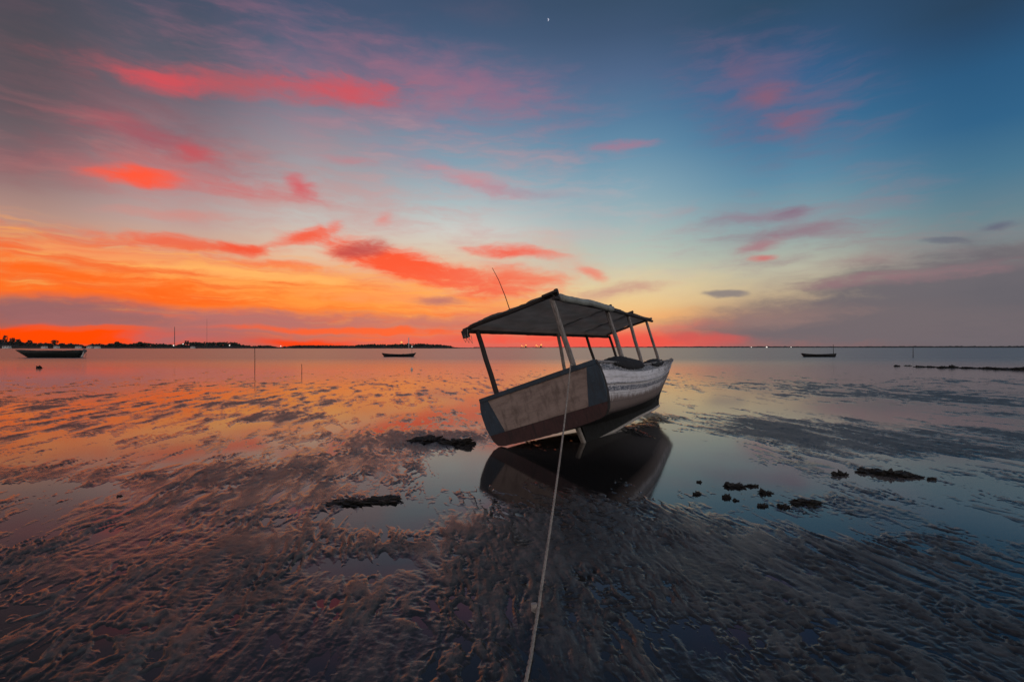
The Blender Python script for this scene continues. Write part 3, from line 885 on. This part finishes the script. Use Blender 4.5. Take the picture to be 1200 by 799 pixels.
# the old frame has settled a little at its after starboard corner
seen = set()
for o in list(boat.children)+list(cl.children):
    if o.type == 'MESH' and o.name.split('.')[0] in ('canopy_post', 'canopy_rail', 'cross_beam', 'canopy_cloth', 'cloth_valance', 'rolled_curtain', 'corner_block') and o.data.name not in seen:
        seen.add(o.data.name)
        for v in o.data.vertices:
            c = v.co
            k = min(1, max(0, (c.x+.8)/1.6))*max(0, 1-(c.y+.2)/3.2)*min(1, max(0, (c.z-1.1)/1.1))
            c.z -= .075*k
# cloth bundles lying over the starboard gunwale
def bundle(name, y0, y1, hgt, label, seed, xoff=0.0):
    rnd = random.Random(seed)
    bm = bmesh.new(); n, mm = 26, 12
    rows = []
    for i in range(n+1):
        t = i/n; y = y0+(y1-y0)*t; e = math.sin(math.pi*t)**.7
        row = []
        for j in range(mm+1):
            u = j/mm
            x = f_b(y)+.045-.42*u+xoff
            prof = math.sin(math.pi*min(1, .12+u*.9))
            z = f_zs(y)+.03+hgt*e*prof+.018*math.sin(11*t+8*u+seed)+rnd.uniform(-.008, .008)
            if j == 0: z = f_zs(y)-.03-.05*e+rnd.uniform(-.012, .012)
            row.append(bm.verts.new((x, y, z)))
        rows.append(row)
    for r0, r1 in zip(rows, rows[1:]):
        for j in range(mm): bm.faces.new((r0[j], r0[j+1], r1[j+1], r1[j]))
    o = obj(name, bm, M_BLACK, None, smooth=True)
    o.modifiers.new('thickness', 'SOLIDIFY').thickness = .02
    o.rotation_mode = 'QUATERNION'; o.location = BT; o.rotation_quaternion = BR_.to_quaternion()
    tag(o, label, 'tarpaulin', 'dark cloths lying on the gunwale of the stranded boat')
    return o
bundle('tarpaulin', .62, 2.35, .15, 'peaked black cloth draped over the boat rail beside the middle canopy post', 3)
bundle('tarpaulin', 3.15, 5.3, .06, 'low black cloth heaped on the boat rail close to the bow', 8)

# mooring rope: from the transom down to the mud and on towards the viewer
A = boat_world((.58, -.09, 1.20))
G1 = ground(630, 718, .03); 
pts = []
top = boat_world((.70, .06, 1.265)); ov = boat_world((.70, -.10, 1.262))
pts += [boat_world((.69, .25, 1.02)), boat_world((.70, .10, 1.24)), top, ov]
for i in range(1, 33):
    t = i/32
    p = ov.lerp(G1, t); p.z -= .16*math.sin(math.pi*t)**1.0*(1-.25*t)
    p.z = max(p.z, zmud(p.x, p.y)+.012)
    pts.append(p)
for px, py in ((626, 745), (622, 772), (617, 799), (611, 835), (600, 890), (585, 980)):
    g = ground(px, py); g.z = zmud(g.x, g.y)+.014; pts.append(g)
# resample and twist three strands
dense = []
for a, b in zip(pts, pts[1:]):
    n = max(1, int((b-a).length/.03))
    dense += [a.lerp(b, k/n) for k in range(n)]
bm = bmesh.new()
for k in range(3):
    sp = []
    L = 0
    for i, p in enumerate(dense):
        if i: L += (p-dense[i-1]).length
        d = (dense[min(i+1, len(dense)-1)]-dense[max(i-1, 0)]).normalized()
        x = d.cross(Vector((0, 0, 1))).normalized(); y = x.cross(d)
        an = L/.16*2*math.pi+k*2*math.pi/3
        sp.append(p+(x*math.cos(an)+y*math.sin(an))*.0052)
    tube(bm, sp, .006, 6)
tag(obj('mooring_rope', bm, M_ROPE, smooth=True), 'long pale rope running from the boat transom down to the mud in front', 'rope')
bm = bmesh.new()
pk = ground(628, 719); pk.z = zmud(pk.x, pk.y)
beam(bm, pk+Vector((0, 0, -.12)), pk+Vector((-.012, .01, .05)), .035, .03, .002, 3)
tag(obj('wooden_peg', bm, M_PALEWOOD), 'short wooden peg in the mud where the mooring rope meets the ground', 'peg')

# ------------------------------------------------------------------ clods, heaps and rocks
def lump(name, px, py, wpx, hpx, mat, label, cat, group, seed, depth=.6, flat=1.0):
    g = ground(px, py+hpx*.5); d = g.y
    W, H = wpx/F*d, hpx/F*d*.42
    rnd = np.random.RandomState(seed)
    bm = bmesh.new()
    bmesh.ops.create_icosphere(bm, subdivisions=4, radius=1)
    ox, oy = rnd.rand(2)*50
    for v in bm.verts:
        c = v.co
        nz = perlin(np.array([c.x*1.6+ox+c.z]), np.array([c.y*1.6+oy+c.z*.7]))[0]
        n2 = perlin(np.array([c.x*5+oy-c.z*3]), np.array([c.y*5+ox+c.z*3]))[0]
        n3 = perlin(np.array([c.x*13+oy-c.z*9]), np.array([c.y*13+ox+c.z*7]))[0]
        r = 1+.6*nz+.5*n2+.28*n3
        v.co = Vector((c.x*r*W*.5, c.y*r*W*.5*depth, max(-.1, c.z)*(.35+.65*r*r)*H*flat))
    o = obj(name, bm, mat, smooth=False)
    o.location = (g.x, g.y, max(0, min(zmud(g.x, g.y), .03))-.004)
    o.rotation_euler = (0, 0, rnd.uniform(-.25, .25))
    tag(o, label, cat, group)
    return o
GC = 'dark clods lying on the wet mud'
clods = [
 (1020, 549, 26, 9, 'left hump of the long black seaweed heap in the right hand pool'),
 (1043, 551, 34, 11, 'tallest middle hump of the long black seaweed heap in the right hand pool'),
 (1066, 554, 28, 8, 'right hump of the long black seaweed heap in the right hand pool'),
 (1091, 559, 8, 6, 'small black clod just right of the long seaweed heap'),
 (985, 552, 14, 9, 'pointed dark clod left of the long black seaweed heap'),
 (944, 585, 27, 10, 'blocky black clod alone in pale water between two mud streaks'),
 (918, 591, 12, 6, 'rounded black clod just left of the blocky clod in pale water'),
 (894, 590, 11, 6, 'small black clod second to the left of the blocky clod in pale water'),
 (862, 584, 7, 5, 'tiny black clod under the ragged mud patch right of the boat reflection'),
 (897, 574, 16, 7, 'black clod at the right tip of the ragged mud patch beyond the boat reflection'),
 (880, 567, 13, 5, 'flat dark clod on top of the ragged mud patch beyond the boat reflection'),
 (859, 566, 20, 8, 'broad dark clod at the left of the ragged mud patch beyond the boat reflection'),
 (817, 576, 9, 6, 'black clod at the edge of the pool right of the boat reflection'),
 (819, 563, 6, 4, 'tiny clod above the pool edge right of the boat reflection'),
 (852, 579, 8, 8, 'upright dark clod standing below the ragged mud patch'),
 (501, 514, 40, 8, 'left half of the low black heap beside the boat transom'),
 (535, 515, 34, 10, 'right half of the low black heap beside the boat transom'),
 (410, 585, 44, 8, 'left part of the low black ridge in the mud left of the boat'),
 (447, 582, 40, 8, 'right part of the low black ridge in the mud left of the boat'),
 (140, 580, 6, 3, 'tiny black clod on the pale wet sheet at far left'),
 (104, 617, 5, 3, 'tiny black clod on the red tinted mud at lower left'),
]
for i, (px, py, a, b, lb) in enumerate(clods):
    lump('mud_clod', px, py, a, b, M_CLOD, lb, 'clod', GC, 40+i)
GR = 'rocks of the low dark bar in the water at right'
rocks = [
 (1051, 428, 8, 2.6, 'leftmost thin rock of the dark bar in the water at right'),
 (1064, 428, 7, 1.6, 'faint second rock from the left end of the dark bar at right'),
 (1078, 428.8, 12, 2.6, 'third rock from the left end of the dark bar at right'),
 (1092, 429, 12, 2.8, 'fourth rock from the left end of the dark bar at right'),
 (1106, 429.4, 12, 3.6, 'rock just left of the tallest rock of the dark bar at right'),
 (1116, 428.6, 13, 4.6, 'tallest peaked rock of the dark bar in the water at right'),
 (1132, 430, 17, 3, 'long low rock just right of the tallest rock of the dark bar'),
 (1146, 430.4, 14, 3, 'low rock in the middle of the unbroken half of the dark bar'),
 (1158, 430, 12, 4.4, 'humped rock standing above its neighbours in the right half of the dark bar'),
 (1173, 431, 22, 3.8, 'long rock before the right end of the dark bar at right'),
 (1192, 430.8, 26, 5, 'broad rock at the right edge of the picture ending the dark bar'),
]
for i, (px, py, a, b, lb) in enumerate(rocks):
    lump('rock', px, py, a, b, M_ROCK, lb, 'rock', GR, 90+i, .5)
lump('rock', 46, 428.5, 6, 6, M_ROCK, 'small pointed dark rock in the water below the moored skiff at far left', 'rock', None, 130, .7)

# ------------------------------------------------------------------ stakes and float
def stake(px, ybase, ytop, r, label):
    g = ground(px, ybase); hgt = (ybase-ytop)/F*g.y
    bm = bmesh.new(); tube(bm, [(0, 0, -.3), (.01, 0, hgt*.5), (.0, 0, hgt)], r, 7, r*.8)
    o = obj('stake', bm, M_DARKWOOD); o.location = (g.x, g.y, 0)
    tag(o, label, 'stake', 'thin stakes standing in the shallows')
stake(298.5, 437, 407.5, .02, 'tall thin stake in the shallows reaching up to the horizon line')
stake(353.5, 438, 426.5, .019, 'short thin stake in the shallows right of the tall stake')
stake(1070, 419, 407.5, .05, 'faint thin stake in open water left of the rock bar')
g = ground(482.5, 433.5)
fl = empty('float', (g.x, g.y, 0)); tag(fl, 'tiny pale float on the water below the small moored boat', 'float')
bm = bmesh.new(); bmesh.ops.create_uvsphere(bm, u_segments=12, v_segments=8, radius=.085, matrix=Matrix.Translation((0, 0, .06))); obj('float_body', bm, M_WHITE, fl, smooth=True)
bm = bmesh.new(); tube(bm, [(0, 0, .14), (0, 0, .19)], .02, 6); obj('float_ring', bm, M_BLACKPAINT, fl)

# ------------------------------------------------------------------ moored boats far out
def skiff(name, px0, px1, ybase, hpx, label, mat, rake_l, rake_r, sheer, cut=.0):
    """open boat seen from the side: px0..px1 overall, hull height hpx"""
    xm = (px0+px1)/2; g = ground(xm, ybase)
    L = (px1-px0)/F*g.y; H = hpx/F*g.y
    root = empty(name, (g.x, g.y, 0)); 
    bm = bmesh.new(); N = 30; rows = []
    beamw = L*.13
    for i in range(N+1):
        t = i/N; 
        zs = H*(sheer[0]*(1-t)**3+sheer[1]*t**3+ (1-(1-t)**3-t**3)*sheer[2])
        bw = beamw*max(.06, min(1, math.sin(math.pi*min(1, .06+t*1.0*(.94 if cut else .94)))**.55))
        if cut and t > .5: bw = beamw*(1-.25*(t-.5))
        row = []
        for a in np.linspace(-1, 1, 11):
            z = zs-(zs+.12)*(1-abs(a)**2.6); k = z/H
            ph = t*L-L/2
            # raked ends
            ph += (rake_l*(1-k)*max(0, .3-t)/.3-rake_r*(1-k)*max(0, t-.7)/.3)*L
            row.append(bm.verts.new((ph, a**1*bw*(.55+.45*max(0, k))**.5, z)))
        rows.append(row)
    for r0, r1 in zip(rows, rows[1:]):
        for j in range(10): bm.faces.new((r0[j], r0[j+1], r1[j+1], r1[j]))
    bm.faces.new(rows[-1]); bm.faces.new(rows[0][::-1])
    h_ = obj('hull', bm, mat, root, smooth=True)
    h_.modifiers.new('thickness', 'SOLIDIFY').thickness = .06
    return root, L, H
# left: long dark skiff with its outboard motor tilted up
r1, L, H = skiff('motor_skiff', 21.5, 95, 418.8, 8.6, None, M_GREENPAINT, .16, .02, (1.0, .98, .82), .3)
tag(r1, 'long dark green skiff with tilted outboard motor moored at far left', 'boat')
bm = bmesh.new()
for y in (-1, 1): beam(bm, (-L*.46, y*.22, H*.98), (-L*.2, y*L*.115, H*.86), .07, .09); beam(bm, (-L*.2, y*L*.115, H*.86), (L*.3, y*L*.122, H*.84), .07, .09); beam(bm, (L*.3, y*L*.122, H*.84), (L*.47, y*L*.11, H*.97), .07, .09)
obj('gunwale', bm, M_BLACKPAINT, r1)
bm = bmesh.new(); box(bm, (-L*.03, 0, H*.88), (L*.28, L*.2, .16), bevel=.03)
obj('deck_cover', bm, M_BLACK, r1)
mt = empty('outboard_motor', (L*.515, 0, 0)); mt.parent = r1
bm = bmesh.new(); box(bm, (.42, 0, H*.93), (.5, .36, .34), Matrix.Rotation(.7, 3, 'Y'), .06); obj('motor_cowl', bm, M_METAL, mt)
bm = bmesh.new(); beam(bm, (.40, 0, H*.92), (-.02, 0, .16), .2, .2); box(bm, (-.02, 0, .16), (.12, .4, .16), bevel=.02); obj('motor_leg', bm, M_WHITE, mt)
bm = bmesh.new(); tube(bm, [(.1, -.12, .12), (.45, -.14, -.05), (.72, -.14, .18), (.75, -.13, .62), (.6, -.12, H*.8)], .03, 6); obj('hanging_line', bm, M_METAL, mt)
# middle: low double-ended boat with a mast light
r2, L, H = skiff('canoe', 448, 487, 418.0, 3.6, None, M_BLACKPAINT, .06, .06, (1.15, 1.25, .62))
tag(r2, 'low black double ended boat with a pale mast light near the headland', 'boat')
bm = bmesh.new(); box(bm, (L*.13, 0, H*.72), (L*.05, .35, .22), bevel=.04); box(bm, (L*.3, 0, H*.72), (L*.22, .5, .14), bevel=.04); obj('cargo', bm, M_BLACK, r2)
bm = bmesh.new(); tube(bm, [(L*.39, 0, .1), (L*.39, 0, 1.75)], .025, 6); ma = obj('mast', bm, M_METAL, r2)
bm = bmesh.new(); box(bm, (L*.39, 0, 1.72), (.14, .14, .26), bevel=.04); obj('mast_light', bm, simple_mat('dim_mast_light', (.7, .72, .68), .5, 0, 1, 0, emit=((.9, 1, .85), .35)), ma)
# right: low boat with a dark mast at its stern
r3, L, H = skiff('dinghy', 940, 980, 418.2, 3.4, None, M_BLACKPAINT, .05, .03, (1.2, 1.2, .75))
tag(r3, 'low black boat with a bare mast at one end in open water at right', 'boat')
bm = bmesh.new(); tube(bm, [(L*.42, 0, .1), (L*.415, 0, 1.3), (L*.41, 0, 2.1)], .05, 6, .03); obj('mast', bm, M_BLACKPAINT, r3)
bm = bmesh.new(); box(bm, (L*.44, 0, H*.7), (.35, .5, .42), bevel=.05); obj('stern_box', bm, M_BLACK, r3)

# ------------------------------------------------------------------ far land
def prof_land(name, pr, dist, depth, mat, label, noise_amp, step=2.5, kind='structure'):
    """low land: profile given as (bearing px, height px above the sea), built as a real ridge with depth"""
    xs = [(p[0]-CX)/F*dist for p in pr]; hs = [p[1]/F*dist for p in pr]
    n = int((xs[-1]-xs[0])/step); bm = bmesh.new(); rows = []
    for i in range(n+1):
        x = xs[0]+(xs[-1]-xs[0])*i/n
        h = interp(x, xs, hs)
        row = []
        for t, k in ((0, 0), (.02, .35), (.12, .8), (.3, 1), (.6, .9), (1, 0)):
            nz = float(perlin(np.array([x/14+3]), np.array([t*9+dist]))[0])*.6+float(perlin(np.array([x/4.2]), np.array([t*5+dist]))[0])*.4
            row.append(bm.verts.new((x*(1+t*depth/dist), dist+t*depth, max(-.5, (h*k*(1+noise_amp*nz)) if k else -.5))))
        rows.append(row)
    for r0, r1 in zip(rows, rows[1:]):
        for j in range(5): bm.faces.new((r0[j], r0[j+1], r1[j+1], r1[j]))
    o = obj(name, bm, mat); tag(o, label, 'land', kind=kind)
    return lambda px: interp((px-CX)/F*dist, xs, hs)
LD = 800.0
land_h = prof_land('headland', [(-40, 9), (0, 9), (12, 8), (40, 5), (75, 4), (97, 3.2), (100, 1.8), (104, 3), (150, 3.5), (200, 3.5), (206, 2.5), (212, 4), (280, 4), (284, 2.5), (325, 1.6), (329, .9), (334, 2), (370, 2.6), (410, 2.6), (450, 3.6), (500, 3.6), (522, 3), (531, 1.6), (540, .9), (562, .5)], LD, 160, M_LAND, 'low dark headland along the left horizon', .35)
prof_land('far_shore', [(555, .6), (700, .7), (800, 1.3), (900, 1.5), (980, 1.4), (1080, 1.7), (1200, 1.9), (1300, 1.9)], 3200, 500, M_LAND, 'thin dark far shore along the right horizon', .6, 12)

# wood on the headland: many leaf clumps that read as one mass
def leaf_clumps(bm, spots):
    base = bmesh.new(); bmesh.ops.create_icosphere(base, subdivisions=1, radius=1)
    bv = [v.co.copy() for v in base.verts]; bf = [[v.index for v in f.verts] for f in base.faces]; base.free()
    for x, y, z, r in spots:
        vs = [bm.verts.new((x+c.x*r*random.uniform(.7, 1.3), y+c.y*r, z+c.z*r*random.uniform(.55, 1.0))) for c in bv]
        for f in bf: bm.faces.new([vs[i] for i in f])
wood_pr = [(-30, 10), (0, 11), (10, 10), (25, 8.5), (40, 6.5), (57, 6.5), (75, 6.2), (96, 4.8), (99, 2.2), (103, 3.5), (108, 6), (118, 6), (124, 4.4), (132, 6.6), (140, 6.8), (150, 5), (160, 6.4), (168, 6.8), (180, 5.6), (199, 5.6), (205, 3), (214, 6.5), (219, 8), (240, 7.4), (262, 7.8), (276, 7.4), (283, 4.2), (296, 2.6), (305, 3.4), (318, 3), (327, .8), (336, 2.4), (350, 3.4), (370, 3.6), (405, 3.2), (412, 3.2), (430, 5), (460, 5), (476, 5.6), (495, 5.6), (515, 4.4), (528, 3), (532, 1.2)]
spots = []
for _ in range(4200):
    px = random.uniform(-30, 532); h = interp(px, [p[0] for p in wood_pr], [p[1] for p in wood_pr])
    dd = LD+random.uniform(8, 60); k = random.random()**.6
    r = random.uniform(.8, 2.0)*min(1, h/4+.3)
    z = max(.3, h/F*LD*k*random.uniform(.82, 1.0)-r*.5+.6)
    spots.append(((px-CX)/F*dd, dd, z, r))
bm = bmesh.new(); leaf_clumps(bm, spots)
tag(obj('woodland', bm, M_LEAF), 'dark belt of trees and scrub covering the low headland at left', 'woodland', kind='stuff')
# trees that stand out of the belt
trees = [(6, 15.5, 'tallest tree on the headland at the far left edge'), (14.5, 12.8, 'second tree from the left edge on the headland'), (21.5, 11.4, 'third small tree from the left edge on the headland'),
         (35, 9.8, 'lone small tree on the headland left of the rounded tree above the skiff'), (64, 10.2, 'rounded tree on the headland above the moored skiff'),
         (137, 8.2, 'first rounded tree on the headland right of the gap'), (164, 7.8, 'second rounded tree on the headland left of the mast'), (219, 9.0, 'tree at the left end of the flat topped grove right of the mast')]
for px, hp, lb in trees:
    d = LD+4; x = (px-CX)/F*d; H = hp/F*d
    t = empty('tree', (x, d, 0)); tag(t, lb, 'tree', 'trees standing out on the headland')
    bm = bmesh.new(); tube(bm, [(0, 0, 0), (.2, 0, H*.4), (0, 0, H*.8)], .35, 7, .15); obj('trunk', bm, M_TRUNK, t)
    cr = []
    wd = 4.6 if hp > 9.9 and px > 50 else 3.0
    for _ in range(60):
        a = random.uniform(0, 2*math.pi); rr = random.random()**.5
        zz = random.uniform(-1, 1)
        cr.append((math.cos(a)*rr*wd*math.sqrt(1-zz*zz*.8), math.sin(a)*rr*wd, H*.76+zz*H*.2, random.uniform(.5, 1.1)))
    bm = bmesh.new(); leaf_clumps(bm, cr); obj('crown', bm, M_LEAF, t)
# pale shore houses
houses = [(8, 404.8, 9, 2.6, 'pale low house at the shore by the left edge'), (52, 404.6, 6, 2.2, 'pale shore house left of the rounded tree'), (66.5, 404.4, 5, 2.6, 'pale shore house under the rounded tree'),
          (92, 404.6, 6, 2.4, 'pale shore house left of the gap in the trees'), (105.5, 404.6, 6, 2.6, 'pale shore house just right of the gap in the trees'), (114, 404.6, 6, 2.2, 'second pale shore house right of the gap in the trees'), (226, 405, 4, 2, 'small pale house at the shore right of the mast')]
for px, py, wp, hp, lb in houses:
    d = LD-6; x = (px-CX)/F*d; W = wp/F*d*.8; H = hp/F*d*.8; zb = 0.0
    t = empty('house', (x, d, zb)); tag(t, lb, 'house', 'pale houses along the shore of the headland')
    bm = bmesh.new(); box(bm, (0, 0, H*.5+.8), (W, 5, H), bevel=.05); box(bm, (0, 0, .4), (W+.6, 5.6, .8)); obj('wall', bm, M_WHITE, t)
    bm = bmesh.new(); z0 = H+.8
    q0 = [bm.verts.new(p) for p in ((-W/2-.5, -3, z0+.01), (W/2+.5, -3, z0+.01), (W/2+.5, 3, z0+.01), (-W/2-.5, 3, z0+.01))]; r_ = [bm.verts.new((-W/2-.3, 0, z0+1.1)), bm.verts.new((W/2+.3, 0, z0+1.1))]
    bm.faces.new(q0); bm.faces.new((q0[0], q0[1], r_[1], r_[0])); bm.faces.new((q0[2], q0[3], r_[0], r_[1])); bm.faces.new((q0[0], r_[0], q0[3])); bm.faces.new((q0[1], q0[2], r_[1]))
    obj('roof', bm, M_ROOF, t)
    for k in (-1, 1):
        bm = bmesh.new(); box(bm, (k*W*.25, -2.52, H*.5+.8), (W*.14, .06, H*.4)); obj('window', bm, M_BLACKPAINT, t)
# shore lamps
lamps = [(203.4, 404.8, .9, M_LAMPW, 'bright white shore lamp at the foot of the mast'), (214.5, 403, .75, M_LAMPW, 'white lamp on the grove edge right of the mast'), (269, 404.6, .85, M_LAMPW, 'white shore lamp at the right end of the flat topped grove'),
         (329, 405.6, .75, M_LAMPW, 'small white lamp in the gap at the low end of the headland'), (470.5, 401, 1.5, M_LAMPO, 'glowing orange lamp on the crest of the headland above the canoe')]
for px, py, r, mat, lb in lamps:
    d = LD-10; x = (px-CX)/F*d; z = CAMH+(CY-py)/F*d
    t = empty('shore_lamp', (x, d, 0)); tag(t, lb, 'lamp', 'lit lamps along the headland shore')
    bm = bmesh.new(); tube(bm, [(0, 0, -.5), (0, 0, z)], .12, 6); obj('lamp_post', bm, M_METAL, t)
    bm = bmesh.new(); bmesh.ops.create_uvsphere(bm, u_segments=10, v_segments=8, radius=r, matrix=Matrix.Translation((0, 0, z))); obj('lamp_globe', bm, mat, t, smooth=True)
# beacon column on the headland
d = LD-8; x = (479-CX)/F*d
t = empty('beacon', (x, d, 0)); tag(t, 'slim pale beacon tower rising above the headland beyond the canoe', 'beacon')
bm = bmesh.new(); tube(bm, [(0, 0, 0), (0, 0, 15)], .9, 10, .6); obj('tower', bm, M_WHITE, t, smooth=True)
bm = bmesh.new(); tube(bm, [(0, 0, 15), (0, 0, 15.4), (0, 0, 17)], .9, 10, .5); obj('lantern', bm, M_WHITE, t)
# radio masts
for px, top, r, lb in ((204.6, 383.5, .45, 'tall thin radio mast rising from the headland at left'), (242.5, 374, .16, 'very faint needle mast behind the flat topped grove')):
    d = LD+2; x = (px-CX)/F*d; H = CAMH+(CY-top)/F*d
    t = empty('radio_mast', (x, d, 0)); tag(t, lb, 'mast')
    bm = bmesh.new()
    for k in range(3):
        a = k*2.094; tube(bm, [(r*1.2*math.cos(a), r*1.2*math.sin(a), 0), (r*.5*math.cos(a), r*.5*math.sin(a), H)], r*.35, 5)
    for z in np.arange(1.5, H-1, 2.2):
        s = r*(1.2-.7*z/H)
        for k in range(3):
            a, b = k*2.094, (k+1)*2.094
            tube(bm, [(s*math.cos(a), s*math.sin(a), z), (s*math.cos(b), s*math.sin(b), z+1.6)], r*.16, 4)
    obj('lattice', bm, M_METAL, t)
    bm = bmesh.new(); tube(bm, [(0, 0, H), (0, 0, H+1.5)], r*.4, 5); obj('mast_top', bm, M_METAL, t)
# two ships with burning deck lights on the horizon, seen under the canopy
for px, s, lb in ((614, 1.0, 'left one of two orange glowing ships on the horizon under the canopy'), (631.5, 1.15, 'right brighter one of two orange glowing ships on the horizon under the canopy')):
    d = 1800.0; x = (px-CX)/F*d
    t = empty('ship', (x, d, 0)); tag(t, lb, 'ship', 'lit ships on the horizon under the canopy')
    bm = bmesh.new(); box(bm, (0, 0, 1.2), (26*s, 7, 3.0), bevel=.6); obj('hull', bm, M_BLACKPAINT, t)
    bm = bmesh.new(); box(bm, (6*s, 0, 4.7), (6*s, 5, 4), bevel=.2); obj('wheelhouse', bm, M_METAL, t)
    for k, (dx, dz, r) in enumerate(((-8, 7.5, 2.1), (-4, 4.8, 1.5), (1.0, 4.0, 1.3), (7, 8.8, 2.6))):
        bm = bmesh.new(); bmesh.ops.create_uvsphere(bm, u_segments=10, v_segments=8, radius=r*s, matrix=Matrix.Translation((dx*s, -3.2, dz*s))); obj('deck_light', bm, M_LAMPO, t, smooth=True)
# lights on the far right horizon
for px, r, lb in ((898.5, 2.6, 'bright white light on the thin far shore right of the boat'), (880.5, 1.4, 'weak white light on the far shore left of the bright one'), (927, 1.5, 'weak white light on the far shore just left of the masted boat')):
    d = 3150.0; x = (px-CX)/F*d
    t = empty('shore_lamp', (x, d, 0)); tag(t, lb, 'lamp', 'lit lamps on the far right shore')
    bm = bmesh.new(); tube(bm, [(0, 0, -1), (0, 0, 3.2)], .3, 6); obj('lamp_post', bm, M_METAL, t)
    bm = bmesh.new(); bmesh.ops.create_uvsphere(bm, u_segments=10, v_segments=8, radius=r*1.6, matrix=Matrix.Translation((0, 0, 3.4))); obj('lamp_globe', bm, M_LAMPW, t, smooth=True)
# the thin moon
u, v = (641.8-CX)/F, (CY-23.5)/F; D = 9000.0
bm = bmesh.new(); n = 14; vs = []
for i in range(n+1):
    a = -math.pi/2+math.pi*i/n
    o_, i_ = 24, 6
    vs.append((bm.verts.new((o_*math.cos(a), -2, 26*math.sin(a))), bm.verts.new((i_*math.cos(a), -2, 26*math.sin(a))), bm.verts.new((o_*.9*math.cos(a)-1, 10, 23*math.sin(a)))))
for a, b in zip(vs, vs[1:]):
    for p, q_ in ((0, 1), (1, 2), (2, 0)): 
        try: bm.faces.new((a[p], a[q_], b[q_], b[p]))
        except ValueError: pass
mo_ = obj('moon', bm, M_MOON); mo_.location = (u*D, D, CAMH+v*D)
tag(mo_, 'tiny thin pale moon high in the dark blue sky', 'moon')

# ------------------------------------------------------------------ view
SC.render.engine = 'CYCLES'
SC.view_settings.view_transform = 'Standard'; SC.view_settings.look = 'None'
SC.view_settings.exposure = 0; SC.view_settings.gamma = 1
SC.cycles.use_denoising = True
SC.cycles.max_bounces = 4; SC.cycles.diffuse_bounces = 2; SC.cycles.glossy_bounces = 3
SC.cycles.caustics_reflective = False; SC.cycles.caustics_refractive = False
